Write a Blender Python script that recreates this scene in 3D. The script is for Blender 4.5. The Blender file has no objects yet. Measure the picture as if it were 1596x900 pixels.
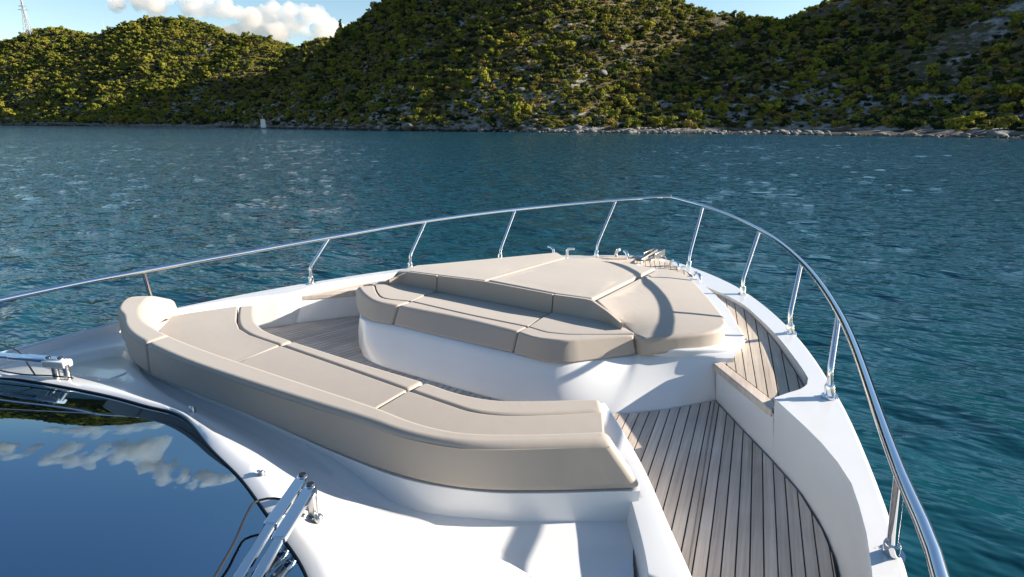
import bpy, bmesh, math, random
import numpy as np
from mathutils import Vector, Matrix, noise
random.seed(7); rng = np.random.default_rng(7)
R = math.radians
S = bpy.context.scene
COL = S.collection

# ------------------------------------------------------------------ camera, sky, sun, exposure
CAM = Vector((2.7156, 0.0, 1.9313)); YAW = R(33.7734); PITCH = math.atan(260/870.)
cd = bpy.data.cameras.new('camera'); cam = bpy.data.objects.new('camera', cd); COL.objects.link(cam)
cam.location = CAM; cam.rotation_euler = (R(90)-PITCH, 0, YAW)
cd.sensor_width = 36; cd.sensor_fit = 'HORIZONTAL'; cd.lens = 870/1596*36
cd.clip_start = .05; cd.clip_end = 20000
S.camera = cam
SUN_EL, SUN_AZ = 19.6, 50.5            # azimuth clockwise from the bow (+Y), towards starboard (+X)
w = bpy.data.worlds.new('World'); S.world = w; w.use_nodes = True
nt = w.node_tree
sky = nt.nodes.new('ShaderNodeTexSky'); sky.sky_type = 'NISHITA'; sky.sun_disc = False
sky.sun_elevation = R(SUN_EL); sky.sun_rotation = R(SUN_AZ); sky.air_density = 1.0; sky.dust_density = .3; sky.ozone_density = 1.0
bg = nt.nodes['Background']; bg.inputs['Strength'].default_value = .072
hsv = nt.nodes.new('ShaderNodeHueSaturation'); hsv.inputs['Saturation'].default_value = 1.14
nt.links.new(sky.outputs[0], hsv.inputs['Color']); nt.links.new(hsv.outputs[0], bg.inputs['Color'])
sd = bpy.data.lights.new('sun', 'SUN'); sd.energy = 5.0; sd.angle = R(.5); sd.color = (1.0, .91, .79)
sun = bpy.data.objects.new('sun', sd); COL.objects.link(sun)
sdir = Vector((math.sin(R(SUN_AZ))*math.cos(R(SUN_EL)), math.cos(R(SUN_AZ))*math.cos(R(SUN_EL)), math.sin(R(SUN_EL))))
sun.rotation_euler = sdir.to_track_quat('Z', 'Y').to_euler(); sun.location = (40, 20, 30)
S.view_settings.view_transform = 'Standard'; S.view_settings.look = 'None'
S.view_settings.exposure = 1.43; S.view_settings.gamma = 1.0
S.cycles.volume_bounces = 16; S.cycles.max_bounces = 16; S.cycles.diffuse_bounces = 4; S.cycles.transmission_bounces = 6; S.cycles.glossy_bounces = 4
S.cycles.caustics_reflective = False; S.cycles.caustics_refractive = False

FWD = Vector((-math.sin(YAW), math.cos(YAW), 0)); RGT = Vector((math.cos(YAW), math.sin(YAW), 0))
WATER_Z = CAM.z - 3.7
# the boat floats with a slight heel and trim: its own frame is turned 1.56 degrees about this axis
BOAT = Matrix.Translation(CAM) @ Matrix.Rotation(-(PITCH - R(15.0810)), 4, RGT) @ Matrix.Translation(-CAM)

D = {
 'pad_port': [(-1.543,3.992,0.490), (-1.583,4.126,0.520), (-1.421,4.175,0.560), (-1.000,4.176,0.575), (-0.472,4.235,0.580), (-0.615,6.208,0.455), (-0.857,6.421,0.455), (-1.259,5.405,0.500), (-1.472,4.815,0.530), (-1.622,4.546,0.535), (-1.624,4.264,0.530)],
 'pad_mid': [(-0.448,4.235,0.580), (0.341,4.214,0.575), (0.687,4.260,0.572), (0.555,6.280,0.452), (0.452,6.303,0.450), (0.220,6.371,0.448), (-0.179,6.294,0.450), (-0.592,6.252,0.450)],
 'pad_stbd': [(0.710,4.251,0.572), (0.920,4.122,0.535), (1.082,4.014,0.500), (1.306,3.854,0.495), (1.365,3.743,0.475), (1.294,3.965,0.425), (1.480,4.118,0.440), (1.688,4.325,0.452), (1.747,4.423,0.456), (1.766,4.507,0.460), (1.757,4.608,0.460), (1.715,4.737,0.462), (1.561,5.049,0.465), (1.379,5.406,0.462), (1.111,5.899,0.455), (0.898,6.207,0.450), (0.677,6.331,0.450), (0.587,6.301,0.452)],
 'bench_inner': [(-1.722,3.832,0.450), (-1.650,4.090,0.440), (-1.352,4.152,0.420), (-1.026,4.198,0.410), (-0.315,4.219,0.410), (0.335,4.207,0.410), (0.675,4.196,0.420), (0.984,4.199,0.430), (1.204,4.018,0.420)],
 'bench_port_top': [(-1.711,3.745,0.450), (-1.712,3.807,0.450), (-1.700,4.138,0.430), (-1.026,4.198,0.410), (-0.916,3.532,0.430), (-1.086,3.497,0.435), (-1.241,3.529,0.440), (-1.432,3.606,0.450)],
 'sofa_top_aft': [(-2.104,1.752,0.600), (-1.834,1.654,0.600), (-1.571,1.595,0.600), (-1.228,1.566,0.600), (-0.685,1.559,0.600), (0.095,1.605,0.600), (0.697,1.659,0.600), (0.989,1.674,0.600), (1.215,1.729,0.600), (1.374,1.808,0.600), (1.586,1.960,0.600), (1.820,2.139,0.600)],
 'sofa_bot_aft': [(-2.072,1.726,0.360), (-1.752,1.624,0.360), (-1.536,1.582,0.360), (-1.242,1.555,0.360), (-0.741,1.573,0.360), (-0.007,1.603,0.360), (0.527,1.616,0.360), (0.836,1.636,0.360), (1.122,1.689,0.360), (1.355,1.780,0.360), (1.604,1.937,0.360), (1.971,2.206,0.360)],
 'sofa_top_fwd': [(-2.529,2.126,0.600), (-2.232,1.955,0.600), (-1.903,1.828,0.600), (-1.474,1.741,0.600), (-0.850,1.748,0.600), (-0.050,1.765,0.600), (0.601,1.787,0.600), (0.891,1.773,0.600), (1.140,1.818,0.600), (1.314,1.891,0.600), (1.536,2.046,0.600), (1.769,2.224,0.600)],
 'bolster_inner': [(-2.172,1.909,0.600), (-2.353,2.052,0.600), (-2.151,2.104,0.520), (-2.213,2.133,0.450), (-2.008,1.961,0.420)],
 'seat_seam1': [(-0.991,2.002,0.380), (-0.956,2.158,0.405), (-0.946,2.323,0.420), (-0.954,2.435,0.420)],
 'seat_seam2': [(0.382,2.039,0.380), (0.396,2.211,0.405), (0.407,2.290,0.420), (0.399,2.444,0.420)],
 'seat_groove': [(-2.182,2.724,0.420), (-1.777,2.471,0.420), (-1.564,2.372,0.420), (-1.349,2.329,0.420), (-0.946,2.323,0.420), (-0.182,2.306,0.420), (0.407,2.290,0.420), (0.743,2.284,0.420), (0.906,2.288,0.420), (1.101,2.363,0.420), (1.278,2.490,0.420), (1.533,2.707,0.420)],
 'seat_front': [(-2.072,2.823,0.420), (-1.782,2.640,0.420), (-1.603,2.545,0.420), (-1.364,2.467,0.420), (-0.954,2.435,0.420), (-0.221,2.430,0.420), (0.399,2.444,0.420), (0.714,2.440,0.420), (0.930,2.490,0.420), (1.136,2.618,0.420), (1.275,2.721,0.420), (1.448,2.847,0.420)],
 'seat_front_low': [(-2.142,2.913,0.360), (-1.965,2.854,0.330), (-1.783,2.733,0.310)],
 'seat_back_port': [(-2.485,2.244,0.400), (-2.395,2.358,0.410), (-2.266,2.522,0.420), (-2.182,2.724,0.420)],
 'toe_in_s': [(1.085,6.295,0.330), (1.400,6.016,0.330), (1.682,5.692,0.330), (1.859,5.388,0.330), (2.103,4.919,0.330), (2.283,4.503,0.330), (2.401,4.203,0.330), (2.436,4.095,0.330), (2.443,3.987,0.330), (2.420,3.888,0.330), (2.362,3.779,0.330), (2.296,3.645,0.330)],
 'rim_s': [(2.297,3.635,0.330), (2.413,3.474,0.330), (2.567,3.257,0.330), (2.680,3.070,0.325), (2.760,2.899,0.320), (2.813,2.683,0.315), (2.849,2.502,0.305), (2.878,2.268,0.290)],
 'floor_s': [(1.830,4.176,-0.030), (2.097,3.833,-0.030), (2.350,3.514,-0.030), (2.545,3.244,-0.030), (2.686,2.966,-0.030), (2.750,2.789,-0.030), (2.791,2.632,-0.030)],
 'ledge_s': [(1.809,4.174,0.250), (2.302,3.615,0.250), (1.856,4.236,0.250), (2.312,3.718,0.250)],
 'base_bot': [(-1.429,3.486,-0.030), (-1.245,3.339,-0.030), (-1.091,3.248,-0.030), (-0.828,3.198,-0.030), (-0.163,3.212,-0.030), (0.406,3.237,-0.030), (0.809,3.301,-0.030), (1.236,3.508,-0.030), (1.532,3.785,-0.030), (1.822,4.171,-0.030)],
 'lip': [(1.246,4.022,0.330), (1.493,4.103,0.330), (1.739,4.285,0.330), (1.894,4.455,0.330), (1.919,4.612,0.330), (1.889,4.757,0.330), (1.767,5.057,0.330), (1.550,5.577,0.330), (1.303,6.000,0.340), (0.971,6.509,0.345)],
 'coam': [(1.421,3.008,0.320), (1.517,2.911,0.310), (1.777,2.609,0.300), (1.930,2.411,0.300), (2.125,2.131,0.300), (2.295,1.898,0.290), (2.377,1.780,0.280)],
 'plinth': [(0.816,1.523,0.260), (1.004,1.589,0.230), (1.225,1.699,0.215), (1.374,1.800,0.200), (1.656,1.972,0.200), (1.919,2.165,0.200)],
 'coam_in': [(1.956,2.065,0.280), (2.028,1.974,0.280), (2.095,1.861,0.280), (2.141,1.769,0.280)],
 'glass_edge': [(-1.894,0.932,0.430), (-1.585,1.056,0.430), (-1.074,1.199,0.430), (-0.708,1.271,0.430), (-0.378,1.324,0.430), (0.102,1.224,0.440), (0.452,1.165,0.440), (0.733,1.095,0.440), (0.948,1.037,0.440), (1.212,0.957,0.440)],
 'floor_p': [(-2.643,3.259,-0.030), (-2.128,4.104,-0.030)],
 'rim_p': [(-2.993,2.475,0.320), (-2.806,2.805,0.325), (-2.665,3.207,0.330), (-2.507,3.403,0.330), (-2.448,3.535,0.330), (-2.481,3.706,0.330), (-2.521,3.883,0.330), (-2.426,4.197,0.330), (-2.214,4.646,0.330)],
 'ledge_p': [(-2.494,3.599,0.250), (-2.141,4.057,0.250), (-2.566,3.677,0.250), (-2.454,4.408,0.250)],
 'sidedeck_p': [(-3.220,1.230,0.160), (-3.119,1.374,0.180), (-3.100,1.711,0.200), (-2.981,2.047,0.215)],
 'wiper_s': [(0.854,1.213,0.560), (0.885,1.167,0.570), (1.020,0.953,0.570), (1.160,0.751,0.570), (0.937,1.189,0.560), (0.965,1.144,0.570), (1.111,0.925,0.570), (1.210,0.784,0.570), (0.960,1.181,0.420), (0.904,1.194,0.440)],
 'wiper_p': [(-1.994,0.982,0.560), (-1.620,1.113,0.560), (-1.532,1.204,0.540), (-1.665,1.189,0.460), (-2.144,1.021,0.560)],
 'screw': [(-0.440,1.407,0.420), (0.528,1.222,0.450)],
 'cleats': [(-1.123,6.625,0.400), (-0.878,6.789,0.400), (-0.290,7.165,0.330), (0.535,7.128,0.330), (1.035,6.367,0.330)],
 'anchor': [(0.146,6.907,0.340), (0.289,7.355,0.400), (0.346,7.330,0.340)],
 'bow_planks': [(-0.057,7.084,0.300), (0.081,7.080,0.300), (0.253,7.100,0.300), (0.421,7.119,0.300)],
 'bp_inner': [(-1.711,3.823,0.450), (-1.660,4.100,0.440), (-1.352,4.152,0.420), (-1.031,4.194,0.410)],
 'bp_groove': [(-1.624,3.911,0.447), (-1.381,3.718,0.445), (-1.209,3.631,0.440), (-0.930,3.720,0.428)],
 'bp_front': [(-1.705,3.749,0.450), (-1.476,3.613,0.448), (-1.200,3.512,0.440), (-0.933,3.545,0.430)],
 'bp_bot': [(-1.780,3.764,0.380), (-1.412,3.484,0.280), (-1.157,3.405,0.270), (-0.910,3.436,0.270)],
 'bm_inner': [(-1.084,4.269,0.385), (-0.352,4.270,0.385), (0.296,4.276,0.385)],
 'bm_groove': [(-0.922,3.721,0.428), (-0.187,3.699,0.428), (0.393,3.711,0.428)],
 'bm_front': [(-0.925,3.545,0.430), (-0.251,3.582,0.430), (0.395,3.553,0.430)],
 'bm_bot': [(-0.902,3.435,0.270), (-0.199,3.443,0.270), (0.405,3.465,0.270)],
 'bs_inner': [(0.340,4.210,0.410), (0.675,4.196,0.420), (0.984,4.199,0.430), (1.189,4.028,0.430)],
 'bs_groove': [(0.399,3.711,0.428), (0.584,3.670,0.430), (0.755,3.720,0.430), (1.190,4.011,0.430)],
 'bs_front': [(0.401,3.553,0.430), (0.582,3.515,0.430), (0.828,3.594,0.430), (1.198,3.980,0.430)],
 'bs_bot': [(0.411,3.464,0.270), (0.715,3.461,0.270), (0.866,3.532,0.270), (1.237,4.000,0.270)],
 'bench_T': [(-1.379,3.470,0.270), (-1.277,3.418,0.270), (-1.148,3.389,0.270), (-0.897,3.423,0.270), (-0.189,3.431,0.270), (0.407,3.461,0.270), (0.848,3.565,0.270), (1.198,3.989,0.265), (1.253,4.056,0.255), (1.477,4.171,0.250), (1.782,4.246,0.240)],
 'bench_B': [(-1.429,3.486,-0.030), (-1.245,3.339,-0.030), (-1.091,3.248,-0.030), (-0.828,3.198,-0.030), (-0.163,3.212,-0.030), (0.406,3.237,-0.030), (0.854,3.319,-0.030), (1.236,3.508,-0.030), (1.368,3.614,-0.030), (1.565,3.819,-0.030), (1.830,4.176,-0.030)],
 'bolP': [(-1.511,3.966,0.500), (-1.421,4.175,0.560), (-1.005,4.173,0.575)],
 'bolM': [(-0.989,4.174,0.575), (-0.472,4.235,0.580), (0.336,4.211,0.575)],
 'bolS': [(0.347,4.215,0.575), (0.687,4.260,0.572), (0.920,4.122,0.535), (1.063,4.047,0.490)],
 'p5': [(-3.181,2.427,0.300), (-3.057,2.383,0.300)],
}

# ------------------------------------------------------------------ materials
def new_mat(name):
    m = bpy.data.materials.new(name); m.use_nodes = True
    return m, m.node_tree, m.node_tree.nodes['Principled BSDF']
def N(t, kind, **kw):
    n = t.nodes.new(kind)
    for k, v in kw.items():
        if k in n.inputs: n.inputs[k].default_value = v
        else: setattr(n, k, v)
    return n
def ramp(t, stops, interp='LINEAR'):
    n = t.nodes.new('ShaderNodeValToRGB'); e = n.color_ramp.elements; n.color_ramp.interpolation = interp
    while len(e) < len(stops): e.new(.5)
    for el, (p, c) in zip(e, stops): el.position = p; el.color = (*c, 1) if len(c) == 3 else c
    return n
def simple(name, col, rough=.5, metal=0., bump=None, coat=0., var=0.):
    m, t, b = new_mat(name)
    b.inputs['Base Color'].default_value = (*col, 1); b.inputs['Roughness'].default_value = rough; b.inputs['Metallic'].default_value = metal
    b.inputs['Coat Weight'].default_value = coat; b.inputs['Coat Roughness'].default_value = .06
    tc = N(t, 'ShaderNodeTexCoord')
    if var:
        nz = N(t, 'ShaderNodeTexNoise', Scale=3.0, Detail=5.0); t.links.new(tc.outputs['Object'], nz.inputs['Vector'])
        rp = ramp(t, [(.3, [c*(1-var) for c in col]), (.7, [min(1, c*(1+var)) for c in col])])
        t.links.new(nz.outputs[0], rp.inputs[0]); t.links.new(rp.outputs[0], b.inputs['Base Color'])
        r2 = N(t, 'ShaderNodeMapRange'); r2.inputs['To Min'].default_value = rough*.75; r2.inputs['To Max'].default_value = rough*1.3
        t.links.new(nz.outputs[0], r2.inputs[0]); t.links.new(r2.outputs[0], b.inputs['Roughness'])
    if bump:
        sc, st = bump
        nb = N(t, 'ShaderNodeTexNoise', Scale=sc, Detail=3.0); t.links.new(tc.outputs['Object'], nb.inputs['Vector'])
        bp = N(t, 'ShaderNodeBump', Strength=st, Distance=.01); t.links.new(nb.outputs[0], bp.inputs['Height']); t.links.new(bp.outputs[0], b.inputs['Normal'])
    return m
M = {}
M['gelcoat'] = simple('white_gelcoat', (.65, .647, .64), .2, coat=.5, var=.02)
M['chrome'] = simple('polished_steel', (.78, .78, .79), .07, 1.0)
M['steel_dull'] = simple('cast_steel', (.55, .54, .52), .3, 1.0)
M['black'] = simple('black_rubber', (.012, .012, .013), .5)
M['caulk'] = simple('black_caulking', (.012, .011, .010), .6)
M['frit'] = simple('black_glass_border', (.012, .013, .016), .12, coat=1.0)
M['dash'] = simple('dashboard_vinyl', (.10, .14, .20), .6)
M['dash_light'] = simple('pale_dashboard_panel', (.32, .36, .42), .5)
M['chain'] = simple('galvanised_chain', (.26, .25, .23), .45, .7)

def fabric(name, col):
    m, t, b = new_mat(name)
    tc = N(t, 'ShaderNodeTexCoord')
    n1 = N(t, 'ShaderNodeTexNoise', Scale=1.7, Detail=4.0); t.links.new(tc.outputs['Object'], n1.inputs['Vector'])
    rp = ramp(t, [(.3, [c*.97 for c in col]), (.7, [c*1.02 for c in col])])
    t.links.new(n1.outputs[0], rp.inputs[0]); t.links.new(rp.outputs[0], b.inputs['Base Color'])
    b.inputs['Roughness'].default_value = .62; b.inputs['Sheen Weight'].default_value = .15; b.inputs['Specular IOR Level'].default_value = .35
    n2 = N(t, 'ShaderNodeTexNoise', Scale=420.0, Detail=2.0); n3 = N(t, 'ShaderNodeTexNoise', Scale=5.0, Detail=3.0, Distortion=.6)
    t.links.new(tc.outputs['Object'], n2.inputs['Vector']); t.links.new(tc.outputs['Object'], n3.inputs['Vector'])
    b1 = N(t, 'ShaderNodeBump', Strength=.25, Distance=.002); b2 = N(t, 'ShaderNodeBump', Strength=.12, Distance=.02)
    t.links.new(n2.outputs[0], b1.inputs['Height']); t.links.new(n3.outputs[0], b2.inputs['Height'])
    t.links.new(b1.outputs[0], b2.inputs['Normal']); t.links.new(b2.outputs[0], b.inputs['Normal'])
    return m
M['fabric'] = fabric('taupe_upholstery', (.345, .298, .252))
M['piping'] = simple('upholstery_piping', (.60, .50, .40), .6)

def teak(name, c1, c2, c3, turn=9.4):
    m, t, b = new_mat(name)
    tc = N(t, 'ShaderNodeTexCoord'); oi = N(t, 'ShaderNodeObjectInfo')
    m0 = N(t, 'ShaderNodeMapping'); m0.inputs['Rotation'].default_value = (0, 0, R(-turn)); t.links.new(tc.outputs['Object'], m0.inputs[0])
    ad = N(t, 'ShaderNodeVectorMath', operation='ADD'); sc = N(t, 'ShaderNodeVectorMath', operation='SCALE'); sc.inputs['Scale'].default_value = 37.
    cx = N(t, 'ShaderNodeCombineXYZ'); t.links.new(oi.outputs['Random'], cx.inputs[0]); t.links.new(oi.outputs['Random'], cx.inputs[1])
    t.links.new(cx.outputs[0], sc.inputs[0]); t.links.new(m0.outputs[0], ad.inputs[0]); t.links.new(sc.outputs[0], ad.inputs[1])
    mp = N(t, 'ShaderNodeMapping'); mp.inputs['Scale'].default_value = (55, 1.6, 10)
    t.links.new(ad.outputs[0], mp.inputs[0])
    n1 = N(t, 'ShaderNodeTexNoise', Scale=1.0, Detail=6.0, Roughness=.65); t.links.new(mp.outputs[0], n1.inputs['Vector'])
    rp = ramp(t, [(.28, c1), (.5, c2), (.72, c3)]); t.links.new(n1.outputs[0], rp.inputs[0])
    hs = N(t, 'ShaderNodeHueSaturation'); mr = N(t, 'ShaderNodeMapRange'); mr.inputs['To Min'].default_value = .87; mr.inputs['To Max'].default_value = 1.12
    t.links.new(oi.outputs['Random'], mr.inputs[0]); t.links.new(mr.outputs[0], hs.inputs['Value']); t.links.new(rp.outputs[0], hs.inputs['Color'])
    n4 = N(t, 'ShaderNodeTexNoise', Scale=2.2, Detail=4.0); t.links.new(tc.outputs['Object'], n4.inputs['Vector'])
    mx = N(t, 'ShaderNodeMixRGB', blend_type='MULTIPLY'); r4 = ramp(t, [(.35, (.80, .77, .76)), (.62, (1, 1, 1))]); t.links.new(n4.outputs[0], r4.inputs[0])
    mx.inputs[0].default_value = .8; t.links.new(hs.outputs[0], mx.inputs[1]); t.links.new(r4.outputs[0], mx.inputs[2])
    t.links.new(mx.outputs[0], b.inputs['Base Color']); b.inputs['Roughness'].default_value = .7; b.inputs['Specular IOR Level'].default_value = .3
    bp = N(t, 'ShaderNodeBump', Strength=.3, Distance=.002); t.links.new(n1.outputs[0], bp.inputs['Height']); t.links.new(bp.outputs[0], b.inputs['Normal'])
    return m
TK = ((.43, .358, .295), (.56, .478, .405), (.65, .563, .482))
M['teak'] = teak('weathered_teak', *TK); M['teak_port'] = teak('weathered_teak_port', *TK, turn=-9.4); M['teak_side'] = teak('scrubbed_teak', (.46, .38, .30), (.60, .51, .41), (.68, .59, .49), turn=13)

def glass_mat():
    m, t, b = new_mat('tinted_windscreen_glass')
    out = t.nodes['Material Output']
    gl = N(t, 'ShaderNodeBsdfGlossy', Roughness=.0); gl.inputs['Color'].default_value = (.42, .60, .80, 1)
    tr = N(t, 'ShaderNodeBsdfTransparent'); tr.inputs['Color'].default_value = (.05, .075, .11, 1)
    fr = N(t, 'ShaderNodeFresnel', IOR=6.0); mx = N(t, 'ShaderNodeMixShader')
    t.links.new(fr.outputs[0], mx.inputs[0]); t.links.new(tr.outputs[0], mx.inputs[1]); t.links.new(gl.outputs[0], mx.inputs[2]); t.links.new(mx.outputs[0], out.inputs['Surface'])
    return m
M['glass'] = glass_mat()

# ------------------------------------------------------------------ object helpers
BOAT_ROOTS = []
def tag(o, label=None, cat=None, group=None, kind=None):
    if label: o['label'] = label
    if cat: o['category'] = cat
    if group: o['group'] = group
    if kind: o['kind'] = kind
    return o
def empty(name, loc, label=None, cat=None, group=None, boat=False):
    o = bpy.data.objects.new(name, None); COL.objects.link(o); o.location = loc; o.empty_display_size = .2
    tag(o, label, cat, group)
    if boat: BOAT_ROOTS.append(o)
    return o
def link(name, bm, mat, parent=None, smooth=True, bevel=0., seg=3, angle=35, subsurf=0):
    me = bpy.data.meshes.new(name)
    bmesh.ops.recalc_face_normals(bm, faces=bm.faces[:])
    if smooth:
        for f in bm.faces: f.smooth = True
    bm.to_mesh(me); bm.free()
    me.materials.append(mat)
    o = bpy.data.objects.new(name, me); COL.objects.link(o)
    if parent is not None:
        o.parent = parent
        if parent.parent is None: o.location = -Vector(parent.location)     # mesh data is in boat coordinates
    if bevel:
        b = o.modifiers.new('bevel', 'BEVEL'); b.width = bevel; b.segments = seg; b.limit_method = 'ANGLE'; b.angle_limit = R(angle); b.harden_normals = False
    if subsurf:
        s_ = o.modifiers.new('sub', 'SUBSURF'); s_.levels = subsurf; s_.render_levels = subsurf
    if smooth:
        try: me.set_sharp_from_angle(angle=R(42))
        except Exception: pass
    return o
def V(*p): return Vector(p)
def seglen(P):
    P = [Vector(p) for p in P]; d = [0.]
    for a, b in zip(P, P[1:]): d.append(d[-1] + (b-a).length)
    return P, d
def catmull(P, n):
    """n points along a smooth curve through P"""
    P, d = seglen(P); L = d[-1]; out = []
    for i in range(n):
        s = L*i/(n-1); k = 0
        while k < len(P)-2 and d[k+1] < s: k += 1
        h = max(d[k+1]-d[k], 1e-9); u = min(max((s-d[k])/h, 0), 1)
        p1, p2 = P[k], P[k+1]
        p0 = P[k-1] if k > 0 else p1*2-p2; p3 = P[k+2] if k+2 < len(P) else p2*2-p1
        h0 = max((p1-p0).length, 1e-6); h2 = max((p3-p2).length, 1e-6)
        m1 = ((p2-p1)/h + (p1-p0)/h0)*.5*h; m2 = ((p3-p2)/h2 + (p2-p1)/h)*.5*h
        u2, u3 = u*u, u*u*u
        out.append(p1*(2*u3-3*u2+1) + m1*(u3-2*u2+u) + p2*(-2*u3+3*u2) + m2*(u3-u2))
    return out
def polyl(P, n):
    P, d = seglen(P); out = []
    for i in range(n):
        s = d[-1]*i/(n-1); k = 0
        while k < len(P)-2 and d[k+1] < s: k += 1
        u = (s-d[k])/max(d[k+1]-d[k], 1e-9); out.append(P[k].lerp(P[k+1], min(max(u, 0), 1)))
    return out
def smooth_keyed(P, per=6):
    """smooth curve that keeps the key points' own parameters (same count -> rows match)"""
    P = [Vector(p) for p in P]; out = []
    for k in range(len(P)-1):
        p1, p2 = P[k], P[k+1]; p0 = P[k-1] if k else p1*2-p2; p3 = P[k+2] if k+2 < len(P) else p2*2-p1
        for j in range(per):
            u = j/per; u2, u3 = u*u, u*u*u
            # monotone-ish: limit tangents
            h = (p2-p1).length
            m1 = (p2-p0)*.5; m2 = (p3-p1)*.5
            if m1.length > 1.2*h: m1 = m1.normalized()*1.2*h
            if m2.length > 1.2*h: m2 = m2.normalized()*1.2*h
            out.append(p1*(2*u3-3*u2+1) + m1*(u3-2*u2+u) + p2*(-2*u3+3*u2) + m2*(u3-u2))
    out.append(P[-1]); return out
def loft(bm, rows, closed=False, caps=False):
    vs = [[bm.verts.new(p) for p in r] for r in rows]
    nr = len(rows)
    for i in range(nr if closed else nr-1):
        a, b = vs[i], vs[(i+1) % nr]
        for j in range(len(a)-1):
            try: bm.faces.new((a[j], a[j+1], b[j+1], b[j]))
            except ValueError: pass
    if caps:
        for j in (0, -1):
            try: bm.faces.new([r[j] for r in vs])
            except ValueError: pass
    return vs
def prism(bm, top, dz=None, bottom=None):
    t = [bm.verts.new(p) for p in top]
    b = [bm.verts.new(p) for p in (bottom or [Vector(p)+Vector((0, 0, dz)) for p in top])]
    bm.faces.new(t); bm.faces.new(b[::-1])
    n = len(t)
    for i in range(n): bm.faces.new((t[i], b[i], b[(i+1) % n], t[(i+1) % n]))
def tube(bm, P, r, seg=12, r2=None, cap=True):
    P = [Vector(p) for p in P]; n = len(P); rings = []; prev = None
    for i, p in enumerate(P):
        d = (P[min(i+1, n-1)] - P[max(i-1, 0)]).normalized()
        if prev is None:
            a = d.orthogonal().normalized()
        else:
            a = (prev - d*prev.dot(d)).normalized()
        prev = a; b = d.cross(a); rr = r if r2 is None else r + (r2-r)*i/(n-1)
        if isinstance(r, (list, tuple)): rr = r[i]
        rings.append([bm.verts.new(p + (a*math.cos(2*math.pi*k/seg) + b*math.sin(2*math.pi*k/seg))*rr) for k in range(seg)])
    for A, B in zip(rings, rings[1:]):
        for k in range(seg): bm.faces.new((A[k], A[(k+1) % seg], B[(k+1) % seg], B[k]))
    if cap:
        bm.faces.new(rings[0][::-1]); bm.faces.new(rings[-1])
def box(bm, c, size, rot=None):
    M4 = Matrix.Translation(c) @ (rot.to_4x4() if rot else Matrix()) @ Matrix.Diagonal((*size, 1))
    bmesh.ops.create_cube(bm, size=1.0, matrix=M4)
def bar(bm, a, b, w, h, up=(0, 0, 1)):
    a, b = Vector(a), Vector(b); d = (b-a); L = d.length; d.normalize(); s = d.cross(Vector(up)).normalized(); u = s.cross(d)
    rot = Matrix((s, d, u)).transposed(); box(bm, (a+b)/2, (w, L, h), rot)
def BM(): return bmesh.new()
def pip(x, y, poly):
    c = False; n = len(poly)
    for i in range(n):
        x1, y1 = poly[i][0], poly[i][1]; x2, y2 = poly[i-1][0], poly[i-1][1]
        if (y1 > y) != (y2 > y) and x < (x2-x1)*(y-y1)/(y2-y1)+x1: c = not c
    return c
def mir(P): return [(-p[0], p[1], p[2]) for p in P]
def dz(P, z): return [(p[0], p[1], p[2]+z) for p in P]
def setz(P, z): return [(p[0], p[1], z) for p in P]

# ================================================================== THE YACHT
yacht = empty('motor_yacht', (0, 0, -.03), 'white motor yacht with teak foredeck, steel bow rail and tinted windscreen', 'yacht', boat=True)

# ---- sheer lines
SHEER = [(3.34, -3.2, .05), (3.26, -1.5, .12), (3.17, 0, .20), (3.10, 1.2, .255), (3.06, 1.65, .285), (2.985, 2.32, .315), (2.83, 3.1, .335), (2.62, 3.92, .34), (2.215, 5.05, .34), (1.585, 6.22, .335), (1.16, 6.78, .32), (.69, 7.28, .295), (.37, 7.54, .285), (.15, 7.66, .28)]
sheer_s = catmull(SHEER, 60); sheer_p = [Vector((-p.x, p.y, p.z)) for p in sheer_s]
toe_s = catmull([(.12, 7.50, .28), (.56, 7.16, .29), (.86, 6.74, .31)] + D['toe_in_s'][:9], 40) + catmull(D['toe_in_s'][8:], 8)[1:]
rim_s = catmull(D['rim_s'] + [(2.91, 1.9, .27), (2.97, 1.2, .245), (3.03, 0, .19), (3.13, -1.5, .11), (3.2, -3.2, .04)], 40)
toe_p = [Vector((-p.x-.02, p.y, p.z)) for p in catmull([(.12, 7.50, .28), (.56, 7.16, .29), (.86, 6.74, .31)] + D['toe_in_s'][:6], 30)]
rim_p = catmull([(-2.28, 4.55, .33), (-2.43, 4.19, .33), (-2.52, 3.88, .33), (-2.50, 3.72, .33), (-2.455, 3.56, .33), (-2.47, 3.44, .33), (-2.60, 3.24, .33), (-2.79, 2.82, .325), (-2.93, 2.40, .315), (-2.99, 2.1, .30), (-3.0, 1.65, .275), (-3.02, 1.2, .245), (-3.06, 0, .19), (-3.15, -1.5, .11), (-3.22, -3.2, .04)], 50)
inner = list(reversed(rim_s)) + list(reversed(toe_s)) + toe_p + rim_p
outer = list(sheer_s) + list(reversed(sheer_p))
bm = BM()
n = 150
A = polyl(sheer_s, 75); A2 = polyl(list(reversed(sheer_p)), 75)
def pair_rows(out_, in_, k):
    """for every inner point the outer point nearest along the length"""
    return out_, in_
loop = outer + list(reversed(inner))
vt = [bm.verts.new(p) for p in loop]
bm.faces.new(vt)
no = len(outer)
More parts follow.
